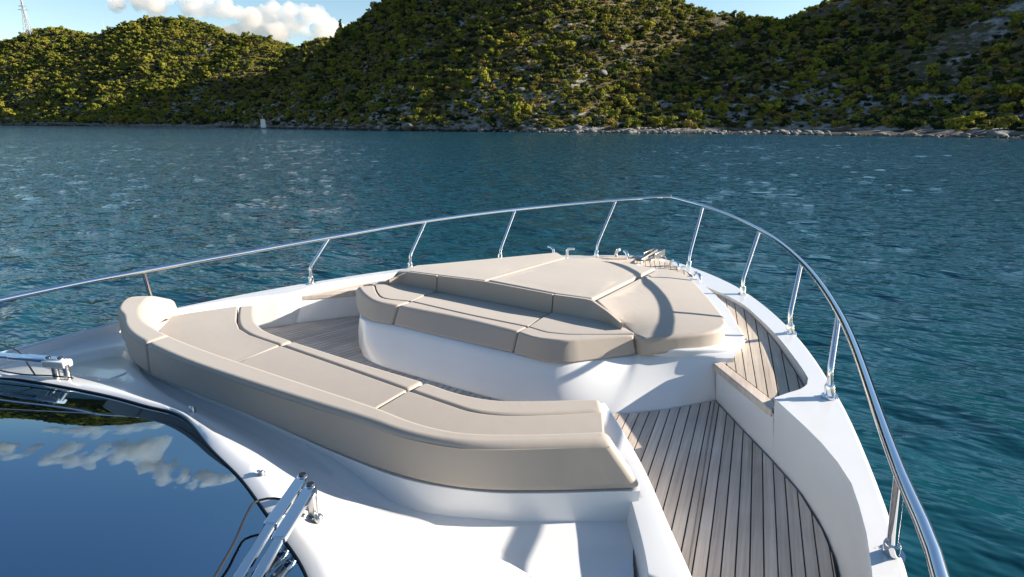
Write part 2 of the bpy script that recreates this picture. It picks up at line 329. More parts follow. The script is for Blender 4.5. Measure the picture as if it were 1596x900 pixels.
# outer topsides: rounded gunwale lip, rub rail, flared topsides to below the waterline
def side(rows_fn):
    pass
prev = vt[:no]
for k, (dn, off, fl) in enumerate([(.05, .018, 1), (.10, .030, 1), (.13, .030, 1), (.15, .0, 1), (.8, -.05, .97), (1.4, -.16, .93), (2.2, -.5, .82)]):
    row = []
    for p in outer:
        c = Vector((0, min(p.y, 2.0), 0)); nrm = Vector((p.x, (p.y-2.5)*.35 if p.y > 2.5 else 0, 0)); nrm.normalize()
        q = Vector((p.x, p.y, 0)) + nrm*off
        q.x *= fl ** (1 if p.y < 4 else 1.6); q.y -= (1-fl)*max(0, p.y-3)*.9
        row.append(bm.verts.new((q.x, q.y, p.z-dn)))
    for a, b, c2, d2 in zip(prev, prev[1:], row[1:], row): bm.faces.new((a, b, c2, d2))
    prev = row
link('hull', bm, M['gelcoat'], yacht, bevel=.02, seg=3, angle=40)

# ---- toe rail and bulwark inner faces
ZT = .25; ZF = -.03
def zt(y): u = min(max((y-4.1)/1.5, 0), 1); return ZT + .05*u*u*(3-2*u)
bm = BM()
tp = list(reversed(toe_s)) + toe_p + [p for p in rim_p if p.y > 3.5]
loft(bm, [tp, [Vector((p.x, p.y, zt(p.y)-.03)) for p in tp]])
fl_s = D['floor_s'][2:] + [(2.86, 2.2, ZF), (2.90, 1.4, ZF), (2.94, 0, ZF), (3.04, -1.5, ZF), (3.1, -3.2, ZF)]
flc = catmull(fl_s, 40)
midr = [a.lerp(b, .5) + Vector((.015, .01, 0))*min(1, i/8) for i, (a, b) in enumerate(zip(rim_s, flc))]
loft(bm, [rim_s, [a.lerp(b, .10)+Vector((-.004, -.004, .012))*min(1, i/8) for i, (a, b) in enumerate(zip(rim_s, flc))], midr, [Vector((p.x, p.y, p.z-.02)) for p in flc]])
# port bulwark: to the cockpit floor forward of the sofa, to the raised side deck behind it
pin = [p for p in rim_p if p.y < 3.66]
pb = []
for p in pin:
    if p.y > 2.25: pb.append(Vector((p.x - .03 + max(0, (3.3-p.y))*.02, p.y, ZF-.02)))
    else: pb.append(Vector((p.x+.01, p.y, .10)))
loft(bm, [pin, pb])
# steps up to the side decks
st_t = polyl([D['ledge_s'][0], D['ledge_s'][1], (2.307, 3.610, .235)], 12); st_b = polyl(D['floor_s'][:3] + [(2.353, 3.510, ZF)], 12)
loft(bm, [[Vector((p.x, p.y, .235)) for p in st_t], [Vector((p.x, p.y, ZF-.02)) for p in st_b]])
loft(bm, [polyl([(2.302, 3.615, .33), (2.302, 3.615, .235)], 3), polyl([(2.36, 3.70, .33), (2.36, 3.70, .235)], 3)])
pt_t = [(-2.52, 3.56, .235), (-2.30, 3.86, .235), (-2.10, 4.12, .235), (-1.95, 4.32, .235)]; pt_b = [(-2.49, 3.52, ZF-.02), (-2.30, 3.83, ZF-.02), (-2.12, 4.12, ZF-.02), (-1.98, 4.32, ZF-.02)]
loft(bm, [catmull(pt_t, 8), catmull(pt_b, 8)])
link('bulwark', bm, M['gelcoat'], yacht, bevel=.012, angle=50)

# ---- cockpit sole, teak planks
def clip(poly, k, lim, keep_less):
    out = []; n_ = len(poly)
    for i in range(n_):
        a, b = poly[i], poly[(i+1) % n_]
        ia = (a[k] <= lim) if keep_less else (a[k] >= lim); ib = (b[k] <= lim) if keep_less else (b[k] >= lim)
        if ia: out.append(a)
        if ia != ib:
            t = (lim-a[k])/(b[k]-a[k]); out.append((a[0]+(b[0]-a[0])*t, a[1]+(b[1]-a[1])*t))
    return out
def dens(poly, step=.12):
    out = []
    for i in range(len(poly)):
        a, b = poly[i], poly[(i+1) % len(poly)]; L = math.hypot(b[0]-a[0], b[1]-a[1]); n_ = max(1, int(L/step))
        for j in range(n_): out.append((a[0]+(b[0]-a[0])*j/n_, a[1]+(b[1]-a[1])*j/n_))
    return out
def planks(poly, g, pitch, gap, z, thick, parent, x0, mat, k0, k1, ylen=None):
    P = [(x-g(y), y) for x, y in dens(poly)]
    made = []
    for k in range(k0, k1):
        lo, hi = x0+k*pitch+gap/2, x0+(k+1)*pitch-gap/2
        q = clip(clip(P, 0, lo, False), 0, hi, True)
        if len(q) < 3: continue
        ys = [p[1] for p in q]; ylo, yhi = min(ys), max(ys)
        cuts = [ylo, yhi]
        if ylen:
            off = (k*1.37 % 1)*ylen; cuts = [ylo] + [c for c in np.arange(ylo-off, yhi, ylen) if ylo+.25 < c < yhi-.25] + [yhi]
        for c0, c1 in zip(cuts, cuts[1:]):
            r = clip(clip(q, 1, c0+.001, False), 1, c1-.001, True)
            pts = []
            for p in r:
                if not pts or math.hypot(p[0]-pts[-1][0], p[1]-pts[-1][1]) > 2e-3: pts.append(p)
            if len(pts) < 3: continue
            ar = abs(sum(pts[i-1][0]*pts[i][1]-pts[i][0]*pts[i-1][1] for i in range(len(pts))))/2
            if ar < 8e-4: continue
            b_ = BM()
            dzr = random.uniform(-.0008, .0008)
            prism(b_, [(x+g(y), y, (z(y) if callable(z) else z)+dzr) for x, y in pts], -thick)
            made.append(link('plank', b_, mat, parent, smooth=False))
    return made
base_out = [(p[0], p[1]) for p in D['bench_B']]
cock = [(2.93, .4), (2.885, 1.6), (2.845, 2.2)] + [(p[0]-.012, p[1]-.012) for p in reversed(D['floor_s'][:6])] \
     + [(p[0], p[1]-.01) for p in reversed(D['bench_B'])] + [(-1.60, 3.75), (-1.85, 4.15), (-2.02, 4.25), (-2.128, 4.09), (-2.40, 3.64), (-2.63, 3.25), (-2.75, 2.75), (-2.6, 2.2), (-1.2, 1.95), (1.0, 1.95), (2.25, .4)]
bm = BM()
prism(bm, [(x, y, ZF-.007) for x, y in cock], -.03)
deck = link('cockpit_deck', bm, M['caulk'], yacht, smooth=False)
sh = .165
gs = lambda y: -sh*(y-3) + (.012*(y-3)**2)
gp = lambda y: sh*(y-3)
# starboard run, then port run, meeting on the centre line under the seats
cs = clip(dens(cock), 0, -.3, False); cp = clip(dens(cock), 0, -.3, True)
def shrink(poly, m=.012): return poly
planks(cs, gs, .0655, .0075, ZF, .006, deck, -.45, M['teak'], 0, 54)
planks(cp, gp, .0655, .0075, ZF, .006, deck, -.15, M['teak_port'], -46, 2)

# ---- side decks and bow deck
bm = BM()
fd = [(p.x, p.y) for p in toe_s[:-3]]
fdp = [(p.x, p.y) for p in toe_p]
poly = [(x, y, zt(y)-.012) for x, y in fd] + [(x, y, zt(y)-.012) for x, y in ((2.32, 3.68), (1.86, 4.24), (1.3, 4.4), (-1.5, 4.4), (-1.97, 4.36), (-2.48, 3.70))] + [(x, y, zt(y)-.012) for x, y in reversed(fdp)]
prism(bm, poly, -.03)
sdeck = link('side_deck', bm, M['caulk'], yacht, smooth=False)
def inset(P, m):
    out = []
    for i, p in enumerate(P):
        a, b = P[max(i-1, 0)], P[min(i+1, len(P)-1)]; t = Vector((b[0]-a[0], b[1]-a[1])).normalized(); out.append((p[0]+t.y*m, p[1]-t.x*m))
    return out
margin = .012
stb = [(x-margin, y-.004) for x, y in fd] + [(2.318, 3.73), (1.862, 4.245), (1.60, 4.28), (1.3, 4.5), (1.0, 5.4), (.7, 6.0), (0, 6.2), (0, 7.40)]
gd = lambda y: -.2*(y-4) - .04*(y-4)**2 if y > 4 else -.2*(y-4)
planks(stb, gd, .0705, .0075, zt, .010, sdeck, 2.06-.0705*18, M['teak_side'], 0, 28)
ptd = [(-x, y) for x, y in stb if True]
ptd = [(x+margin, y) for x, y in fdp] + [(-2.45, 4.19), (-2.54, 3.88), (-2.50, 3.70), (-2.10, 4.24), (-1.75, 4.5), (-1.3, 5.0), (-.7, 6.0), (-.003, 6.2), (-.003, 7.40)]
planks(ptd, lambda y: -gd(y), .0705, .0075, zt, .010, sdeck, -2.06-.0705*10, M['teak_side'], 0, 28)

# ---- teak step nosings
def nosing(a, b, c, d):
    bm_ = BM(); prism(bm_, [a, b, c, d], -.05); return link('step_nosing', bm_, M['teak'], yacht, bevel=.008, seg=2)
nosing((1.775, 4.19, .256), (2.293, 3.605, .256), (2.330, 3.700, .256), (1.825, 4.262, .256))
nosing((-2.515, 3.56, .256), (-2.10, 4.10, .256), (-2.15, 4.20, .256), (-2.56, 3.66, .256))

# ---- moulded base under the bench and sunpad
bm = BM()
T = smooth_keyed([(-2.0, 4.28, .27), (-1.80, 3.98, .27)] + D['bench_T'][:8] + setz(D['bench_T'][8:], .295) + [(1.90, 4.31, .295)], 16); B = smooth_keyed([(-1.93, 4.25, ZF-.02), (-1.68, 3.86, ZF-.02)] + setz(D['bench_B'], ZF-.02) + [(1.93, 4.32, ZF-.02)], 16)
Mi = [a.lerp(b, .5) + Vector((0, -.02, 0)) for a, b in zip(T, B)]
ins = [p + Vector((0, .5, 0)) for p in T]
def wall_row(u): return [a*(1-u)**2 + (m*2-(a+b)*.5)*2*u*(1-u) + b*u*u for a, m, b in zip(T, Mi, B)]
loft(bm, [ins, [a.lerp(b, .04) for a, b in zip(T, ins)]] + [wall_row(u) for u in (.03, .12, .22, .32, .42, .52, .62, .72, .82, .91, 1.0)])
link('bench_base', bm, M['gelcoat'], yacht, bevel=.012, seg=2, angle=60)
bm = BM()
lips = catmull(D['lip'], 18)
lipp = [Vector((-p.x-.06, p.y+.02, p.z)) for p in reversed(lips[5:])]
plat = lips + [Vector((.45, 6.72, .345)), Vector((-.1, 6.76, .345)), Vector((-.6, 6.70, .345))] + lipp + [Vector((-1.9, 4.45, .33)), Vector((-1.72, 4.30, .33)), Vector((-1.0, 4.28, .33)), Vector((.5, 4.28, .33)), Vector((1.0, 4.22, .33))]
ctr = Vector((0, 5.2, 0))
prism(bm, plat, bottom=[Vector((p.x+(ctr.x-p.x)*.02, p.y+(ctr.y-p.y)*.02, .215)) for p in plat])
link('sunpad_base', bm, M['gelcoat'], yacht, bevel=.024, seg=4, angle=50)

# ---- coachroof between windscreen and sofa
G = D['glass_edge'] + [(1.50, .80, .44), (1.80, .50, .43), (2.0, -.3, .42), (2.05, -2.0, .40)]
G = [(-3.0, -2.0, .40), (-2.75, -.3, .41), (-2.30, .62, .42)] + G
E_ = [(-3.13, -2.0, .06), (-3.06, -.3, .12), (-3.10, .9, .15), (-3.03, 1.25, .17), (-3.01, 1.62, .195), (-2.93, 2.05, .215), (-2.10, 1.78, .33), (-1.46, 1.60, .34), (-.10, 1.63, .33), (.50, 1.64, .30), (1.004, 1.625, .235), (1.374, 1.82, .20), (1.656, 1.99, .20), (1.93, 2.165, .20), (2.02, 1.98, .20), (2.16, 1.55, .19), (2.24, -2.0, .12)]
Fr, Mr, Nr = [], [], []
for i, (g, e) in enumerate(zip(G, E_)):
    g, e = Vector(g), Vector(e); d = (e-g); L = Vector((d.x, d.y, 0)).length; u = Vector((d.x, d.y, 0)).normalized()
    Fr.append(g + u*min(.075, L*.3) + Vector((0, 0, .012)))
    m = g.lerp(e, .55); m.z = e.z + (g.z-e.z)*.42
    nn = g.lerp(e, .72); nn.z = e.z + (g.z-e.z)*.16
    Mr.append(m); Nr.append(nn)
def put(i, m, n_): Mr[i] = Vector(m); Nr[i] = Vector(n_)
put(10, (.93, 1.47, .31), (.98, 1.545, .26)); put(11, (1.23, 1.55, .295), (1.29, 1.625, .215)); put(12, (1.53, 1.54, .295), (1.59, 1.62, .205)); put(13, (1.80, 1.50, .295), (1.86, 1.57, .20)); put(14, (1.96, 1.10, .30), (2.0, 1.17, .20)); put(15, (2.05, .5, .29), (2.10, .55, .19))
rows = [smooth_keyed(r, 6) for r in (G, Fr, Mr, Nr, E_)]
cr = list(map(list, zip(*rows)))                      # smooth across as well
bm = BM()
fine = []
for c in cr:
    g, f, m, n_, e = c
    pts = [g + Vector((0, 0, -.03)), g, g.lerp(f, .5)+Vector((0, 0, .006)), f]
    pts += [f.lerp(m, .2)-Vector((0, 0, .012)), f.lerp(m, .5)+Vector((0, 0, .0)), f.lerp(m, .85)+Vector((0, 0, .008)), m, m.lerp(n_, .5), n_, n_.lerp(e, .15)-Vector((0, 0, .004)), n_.lerp(e, .6), e]
    fine.append(pts)
rows = list(map(list, zip(*fine)))
loft(bm, rows)
roof_v = [v.co.copy() for v in bm.verts]; bm.verts.index_update(); roof_f = [[v.index for v in f.verts] for f in bm.faces]
link('coachroof', bm, M['gelcoat'], yacht, bevel=.008, seg=2, angle=40)
from mathutils.bvhtree import BVHTree
roof = BVHTree.FromPolygons(roof_v, roof_f)
# a locker lid let into the moulding to port, lying on its curved surface
def on_roof(x, y, d):
    h_ = roof.ray_cast(Vector((x, y, 2)), Vector((0, 0, -1))); return Vector((x, y, (h_[0].z if h_[0] else .3) + d))
bm = BM(); g_ = []
lid = [(-1.98, 1.335), (-1.42, 1.47), (-1.36, 1.335), (-1.90, 1.20)]
for i in range(13):
    r_ = []
    for j in range(7):
        u, v = i/12, j/6; x = (lid[0][0]*(1-u)+lid[1][0]*u)*(1-v) + (lid[3][0]*(1-u)+lid[2][0]*u)*v; y = (lid[0][1]*(1-u)+lid[1][1]*u)*(1-v) + (lid[3][1]*(1-u)+lid[2][1]*u)*v
        r_.append(bm.verts.new(on_roof(x, y, .008)))
    g_.append(r_)
for a, b in zip(g_, g_[1:]):
    for j in range(6): bm.faces.new((a[j], a[j+1], b[j+1], b[j]))
ex = bmesh.ops.extrude_face_region(bm, geom=bm.faces[:])
for e in ex['geom']:
    if isinstance(e, bmesh.types.BMVert): e.co.z -= .02
link('locker_lid', bm, M['gelcoat'], yacht, bevel=.004, seg=2, angle=50)

# plinth under the sofa, closing the moulding up to the backrest
bm = BM()
pl_b = smooth_keyed([(-2.75, 2.1, .16), (-2.45, 2.0, .19), (-2.10, 1.78, .31), (-1.46, 1.60, .32), (-.10, 1.63, .31), (.50, 1.64, .28), (1.004, 1.615, .215), (1.374, 1.81, .18), (1.656, 1.98, .18), (1.95, 2.19, .18)], 6)
pl_t = smooth_keyed([(-2.70, 2.2, .35), (-2.40, 2.04, .352), (-2.05, 1.77, .352), (-1.45, 1.605, .352), (-.05, 1.625, .352), (.53, 1.63, .352), (.98, 1.665, .352), (1.34, 1.785, .352), (1.60, 1.945, .352), (1.955, 2.205, .352)], 6)
pl_i = [p + Vector((-.02, .06, 0)) for p in pl_t]
loft(bm, [pl_b, [a.lerp(b, .9) for a, b in zip(pl_b, pl_t)], pl_t, pl_i])
prism(bm, [(-2.45, 2.15, .285), (-1.9, 1.90, .285), (.9, 1.80, .285), (1.45, 2.10, .285), (1.80, 2.38, .285), (1.40, 2.80, .285), (.95, 2.42, .285), (-1.30, 2.36, .285), (-2.05, 2.70, .285)], -.31)
link('sofa_plinth', bm, M['gelcoat'], yacht, bevel=.015, angle=40)

# coaming round the starboard end of the sofa
bm = BM()
co = smooth_keyed(D['coam'] + [(2.55, 1.35, .265), (2.72, .6, .24), (2.8, -2, .15)], 6)
ci = smooth_keyed([(1.30, 2.88, .32), (1.40, 2.79, .31), (1.66, 2.52, .295), (1.82, 2.33, .295), (2.00, 2.05, .295), (2.11, 1.86, .29), (2.17, 1.72, .28), (2.26, 1.3, .265), (2.32, .6, .24), (2.36, -2, .15)], 6)
lo_i = [Vector((p.x-.02, p.y, .16)) for p in ci]
lo_o = [Vector((p.x-.03, p.y-.03, ZF-.02)) for p in co]
loft(bm, [lo_i, [Vector((p.x, p.y, p.z-.012)) for p in ci], [a.lerp(b, .06) for a, b in zip(ci, co)], [a.lerp(b, .5)+Vector((0, 0, .004)) for a, b in zip(ci, co)], [a.lerp(b, .93) for a, b in zip(ci, co)], [p+Vector((.0, .0, -.02)) for p in co], lo_o], caps=True)
link('coaming', bm, M['gelcoat'], yacht, bevel=.012, angle=50)

# ---- windscreen
def gz(x, y): return .452 - .030*(x+.3)**2 + .31*(1.22-y)
bm = BM()
ge = smooth_keyed(G, 6)
ge2 = [Vector((p.x, p.y, p.z-.005)) for p in ge]
rows = []
for k in range(25):
    s = (k/24)**1.7; row = []
    for p in ge2:
        q = Vector((p.x*(1-.25*s) + (-.3)*.25*s, p.y + (-2.4-p.y)*s, 0)); away = min(1, (q-Vector((p.x, p.y, 0))).length/.8)
        q.z = gz(q.x, q.y) + (p.z - gz(p.x, p.y))*(1-away)**2
        row.append(q)
    rows.append(row)
loft(bm, rows)
ws = link('windscreen', bm, M['glass'], yacht, angle=80)
def along(i0, i1): return ge[i0:i1]
bm = BM()
fb = []
inn = []
for i, p in enumerate(ge):
    a, b = ge[max(i-1, 0)], ge[min(i+1, len(ge)-1)]; t = (b-a); t.z = 0; t.normalize(); nr = Vector((-t.y, t.x, 0))
    if nr.y > 0 or nr.dot(Vector((-.3, -1, 0))-p) < 0: nr = -nr if nr.dot(Vector((-.3, -1, 0))-p) < 0 else nr
    inn.append(p + nr*.004 + Vector((0, 0, .002)))
loft(bm, [[p + Vector((0, 0, .006)) for p in ge], inn, [p - Vector((0, 0, .014)) for p in inn]])
link('seal', bm, M['black'], ws, angle=60)
bm = BM()
jz = [(-1.55, -.2), (-1.12, .40), (-.89, .69), (-.723, .90), (-.545, 1.125), (-.383, 1.322)]
tube(bm, [(x, y, gz(x, y)-.006) for x, y in jz], .006, 6)
link('pane_joint', bm, M['steel_dull'], ws)

# ---- what shows dimly through the tinted glass: helm dashboard
dash = link('dashboard', (lambda b: (prism(b, [(-2.6, .5, .16), (-1.6, .95, .18), (-.4, 1.22, .20), (.5, 1.08, .20), (1.15, .85, .18), (1.6, .2, .12), (1.7, -2.2, .05), (-2.6, -2.2, .05)], -.05), b)[1])(BM()), M['dash'], yacht, bevel=.02)
def dpan(name, pts, m, h=.03):
    b = BM(); prism(b, pts, -h); return link(name, b, m, dash, bevel=.01)
for nm, pts, m in [
    ('instrument_panel', [(.18, .95, .27), (.50, .93, .27), (.62, .62, .29), (.52, .30, .30), (.40, .62, .30)], M['dash_light']),
    ('grab_moulding', [(.50, .20, .28), (.56, .55, .28), (.60, .80, .27), (.55, .88, .27), (.47, .62, .28), (.44, .22, .28)], M['gelcoat']),
    ('side_panel', [(.75, .95, .235), (1.02, .80, .235), (1.20, .45, .235), (.92, .55, .235)], M['dash_light'])]:
    o = dpan(nm, pts, m); o.parent = dash; o.location = (0, 0, 0)

# ---- bow rail with its stanchions
rail = empty('bow_rail', (0, 0, 0)); rail.parent = yacht; BOAT_ROOTS.remove(rail) if rail in BOAT_ROOTS else None
rail.location = (0, 0, 0)
TP = [(2.9, 2.279, .745), (2.557, 4.093, .825), (2.172, 5.309, .901), (1.598, 6.526, .964), (.637, 7.781, 1.04)]
KP = [None, (2.570, 3.822, .523), (2.173, 5.007, .502), (1.562, 6.126, .483), (.662, 7.269, .469)]
BP = [(2.935, 2.43, .30), (2.588, 3.834, .338), (2.195, 5.020, .332), (1.580, 6.120, .328), (.667, 7.239, .285)]
path = catmull([(3.12, -3.0, .42), (3.10, -1.2, .52), (3.06, .3, .63), (2.99, 1.85, .72)] + TP + [(.30, 8.03, 1.068)], 90)[:-1] + catmull([(.30, 8.03, 1.068), (.14, 8.145, 1.08), (.05, 8.185, 1.087), (0, 8.192, 1.088)], 10)
full = path + [Vector((-p.x, p.y, p.z)) for p in reversed(path[:-1])]
bm = BM(); tube(bm, full, .0235, 16); tr = link('top_rail', bm, M['chrome'], yacht); tr.parent = rail; tr.location = (0, 0, .03)
for sx in (1, -1):
    for t, k, b in zip(TP, KP, BP):
        m3 = lambda p: Vector((p[0]*sx, p[1], p[2]))
        bm = BM(); t_, b_ = m3(t), m3(b)
        if sx < 0 and k is None: b_ = Vector(D['p5'][1])
        if k is None:
            ax = (t_-b_).normalized(); tube(bm, [b_, t_], .021, 14)
        else:
            k_ = m3(k); ax = (k_-b_).normalized()
            a1 = k_.lerp(b_, .22); a2 = k_.lerp(t_, .10)
            tube(bm, [b_, a1] + [a1*(1-u)**2 + k_*2*u*(1-u) + a2*u*u for u in (.25, .5, .75)] + [a2, t_ - Vector((0, 0, .012))], .0185, 14)
        h = .085
        tube(bm, [b_-ax*.01, b_+ax*.012], .048, 18); tube(bm, [b_+ax*.010, b_+ax*h*.9, b_+ax*h], [.031, .031, .027], 18)
        st = link('stanchion', bm, M['chrome'], yacht, angle=30); st.parent = rail; st.location = (0, 0, .03)
bm = BM(); tube(bm, [(-.06, 8.18, 1.086), (.0, 8.192, 1.088), (.06, 8.18, 1.086)], .0265, 14); tj = link('rail_joint', bm, M['steel_dull'], yacht); tj.parent = rail; tj.location = (0, 0, .03)

# ---- deck fittings
def cleat(c, rz, s=1.0):
    b = BM(); rot = Matrix.Rotation(rz, 3, 'Z')
    L = lambda x, y, z: Vector(c) + rot @ Vector((x*s, y*s, z*s))
    box(b, Vector(c)+Vector((0, 0, .008)), (.20*s, .06*s, .016), rot)
    tube(b, [L(-.075, 0, 0), L(-.08, 0, .05), L(-.06, 0, .085), L(-.03, 0, .095)], [.018*s, .016*s, .017*s, .015*s], 10)
    tube(b, [L(.075, 0, 0), L(.08, 0, .05), L(.06, 0, .085), L(.03, 0, .095)], [.018*s, .016*s, .017*s, .015*s], 10)
    return link('cleat', b, M['chrome'], yacht)
def horn(c, rz, s=1.0):
    b = BM(); rot = Matrix.Rotation(rz, 3, 'Z'); L = lambda x, y, z: Vector(c) + rot @ Vector((x*s, y*s, z*s))
    tube(b, [L(0, 0, -.12), L(0, 0, .03), L(.02, 0, .055), L(.06, 0, .066), L(.12, 0, .068)], [.022*s]*5, 10)
    return link('fender_hook', b, M['chrome'], yacht)
cleat((-.30, 7.30, .262), R(-24), 1.5); cleat((.52, 7.10, .262), R(-38), 1.25); cleat((.98, 6.52, .285), R(-52), 1.15)
horn((-1.02, 6.62, .40), R(160), .95); horn((-.90, 6.79, .39), R(10), .95)
# anchor roller and windlass on the bow
b = BM()
box(b, (.06, 7.55, .30), (.16, .52, .02)); box(b, (-.02, 7.62, .335), (.012, .42, .09)); box(b, (.14, 7.62, .335), (.012, .42, .09))
tube(b, [(-.02, 7.80, .345), (.14, 7.80, .345)], .035, 12)
link('bow_roller', b, M['steel_dull'], yacht, bevel=.004, seg=2)
b = BM()
tube(b, [(.10, 6.93, .26), (.10, 6.93, .29)], .095, 20); tube(b, [(.10, 6.93, .29), (.10, 6.93, .33), (.10, 6.93, .345), (.10, 6.93, .375)], [.045, .04, .065, .06], 18)
link('windlass', b, M['chrome'], yacht, angle=30)
anc = empty('anchor', (.06, 7.5, .33), 'galvanised anchor lying on the bow roller at the tip of the foredeck', 'anchor', boat=True)
b = BM(); bar(b, (.06, 7.06, .325), (.06, 7.72, .365), .024, .05); link('shank', b, M['chain'], anc, bevel=.006, seg=2)
b = BM(); prism(b, [(-.06, 7.74, .30), (.06, 7.66, .31), (.18, 7.74, .30), (.17, 7.90, .20), (.06, 8.0, .12), (-.05, 7.90, .20)], -.025); link('fluke', b, M['chain'], anc, bevel=.006, seg=2)
b = BM()
for i in range(9):
    c = Vector((.075+.004*i, 7.0-.035*i*0 + .0 - .0, .34)); p = Vector((.06+.0*i, 7.03-.012*i, .335-.008*i))
ch = [Vector((.06, 7.04, .335)), Vector((.075, 7.0, .33)), Vector((.095, 6.98, .335))]
tube(b, ch, .012, 8); link('chain', b, M['chain'], anc)
for p in D['screw']:
    b = BM(); p = Vector(p); tube(b, [p-Vector((0, 0, .02)), p+Vector((0, 0, .012)), p+Vector((0, 0, .02))], [.016, .016, .010], 10); tube(b, [p+Vector((-.03, 0, .012)), p+Vector((.0, .0, .014))], .006, 6)
    link('washer_jet', b, M['steel_dull'], yacht)

# ---- windscreen wipers
def wiper(arms, base, posts):
    w_ = link('wiper', (lambda b: ([tube(b, [Vector(p)-Vector((0, 0, .13)), Vector(p)+Vector((0, 0, .005))], .020, 14) for p in posts], b)[1])(BM()), M['steel_dull'], yacht, angle=30)
    for a, mid, end in arms:
        a, mid, end = Vector(a), Vector(mid), Vector(end); d = (mid-a).normalized()
        b = BM(); tube(b, [a-Vector((0, 0, .03)), a+Vector((0, 0, .012)), a+Vector((0, 0, .016))], [.024, .024, .018], 16)
        bar(b, a+d*.0, mid, .050, .024); bar(b, mid-d*.01, end, .036, .018)
        o = link('arm', b, M['chrome'], yacht, bevel=.004, seg=2, angle=30); o.parent = w_; o.location = (0, 0, 0)
        b = BM(); tube(b, [a+Vector((0, 0, .014)), a+Vector((0, 0, .021))], .015, 14); o = link('pivot_cap', b, M['black'], yacht); o.parent = w_; o.location = (0, 0, 0)
    return w_
WS = D['wiper_s']
def ext(a, b, k): return Vector(a) + (Vector(b)-Vector(a))*k
ws_ = wiper([(WS[0], WS[2], ext(WS[2], WS[3], 2.6)), (WS[4], WS[6], ext(WS[6], WS[7], 2.6))], None, [WS[0], WS[4]])
b = BM(); k = Vector(WS[8]); tube(b, [k+Vector((-.09, -.01, .05)), k+Vector((-.03, 0, .035)), k+Vector((.02, .0, .02))], .007, 8)
bmesh.ops.create_uvsphere(b, u_segments=10, v_segments=8, radius=.02, matrix=Matrix.Translation(k+Vector((.02, 0, .02)))); o = link('spray_nozzle', b, M['steel_dull'], yacht); o.parent = ws_; o.location = (0, 0, 0)
b = BM(); tube(b, catmull([(.93, 1.10, .47), (.86, 1.14, .49), (.80, 1.10, .51), (.80, 1.03, .535), (.86, .96, .55), (.98, .84, .56), (1.10, .70, .57)], 24), .005, 8); o = link('washer_hose', b, M['black'], yacht); o.parent = ws_; o.location = (0, 0, 0)
wp = wiper([((-1.55, 1.165, .555), (-1.78, 1.055, .565), (-3.1, .45, .58)), ((-1.62, 1.125, .555), (-1.86, 1.00, .565), (-3.1, .34, .58))], None, [(-1.60, 1.14, .53), (-1.50, 1.17, .53)])
b = BM(); box(b, (-1.57, 1.15, .535), (.17, .07, .05), Matrix.Rotation(R(25), 3, 'Z')); o = link('pivot_block', b, M['gelcoat'], yacht, bevel=.012); o.parent = wp; o.location = (0, 0, 0)
for pts in ([(-1.45, 1.18, .45), (-1.58, 1.12, .455), (-1.75, 1.0, .47), (-2.2, .86, .50)], [(-1.66, 1.05, .47), (-1.78, 1.06, .50), (-1.95, 1.07, .55), (-2.3, 1.02, .57)]):
    b = BM(); tube(b, catmull(pts, 16), .005, 8); o = link('washer_hose', b, M['black'], yacht); o.parent = wp; o.location = (0, 0, 0)

# ================================================================== CUSHIONS (each lifts off on its own)
def cushion_root(name, loc, label, group):
    return empty(name, loc, label, 'cushion', group, boat=True)
def pad_mesh(top, thick, name, parent, bevel=.028, crown=.010):
    """cushion from its top outline: rounded edges and a slightly stuffed top"""
    from mathutils.geometry import delaunay_2d_cdt
    top = [Vector(p) for p in top]; n_ = len(top); P2 = [Vector((p.x, p.y)) for p in top]
    ins_ = []
    x0, x1 = min(p.x for p in top), max(p.x for p in top); y0, y1 = min(p.y for p in top), max(p.y for p in top)
    def edge_d(q):
        m_ = 9.
        for i in range(n_):
            a_, b_ = P2[i-1], P2[i]; ab = b_-a_; t_ = max(0, min(1, (q-a_).dot(ab)/max(ab.dot(ab), 1e-9))); m_ = min(m_, (a_+ab*t_-q).length)
        return m_
    st_ = .11
    for i in range(int((x1-x0)/st_)+1):
        for j in range(int((y1-y0)/st_)+1):
            q = Vector((x0+st_*(i+.5*(j % 2)), y0+st_*j))
            if pip(q.x, q.y, P2) and edge_d(q) > .05: ins_.append(q)
    vs_, es_, fs_, *_ = delaunay_2d_cdt(P2+ins_, [(i, (i+1) % n_) for i in range(n_)], [list(range(n_))], 1, 1e-5)
    nb = [set() for _ in vs_]
    for f in fs_:
        for i in range(len(f)): nb[f[i]].add(f[i-1]); nb[f[i-1]].add(f[i])
    z_ = [top[i].z if i < n_ else .5 for i in range(len(vs_))]
    for _ in range(160):
        for i in range(n_, len(vs_)): z_[i] = sum(z_[k] for k in nb[i])/max(1, len(nb[i]))
    bm_ = BM(); bv = [bm_.verts.new((v.x, v.y, z_[i] + (crown*min(1, edge_d(v)/.25) if i >= n_ else 0))) for i, v in enumerate(vs_)]
    for f in fs_: bm_.faces.new([bv[i] for i in f])
    lo = [bm_.verts.new((top[i].x, top[i].y, top[i].z-thick)) for i in range(n_)]
    for i in range(n_): bm_.faces.new((bv[i], bv[(i+1) % n_], lo[(i+1) % n_], lo[i]))
    bm_.faces.new(lo[::-1])
    return link(name, bm_, M['fabric'], parent, bevel=bevel, seg=5, angle=48)
def fy(P, d): return [(p[0], p[1]+d, p[2]) for p in P]
g_pad = 'sunpad cushions on the foredeck'
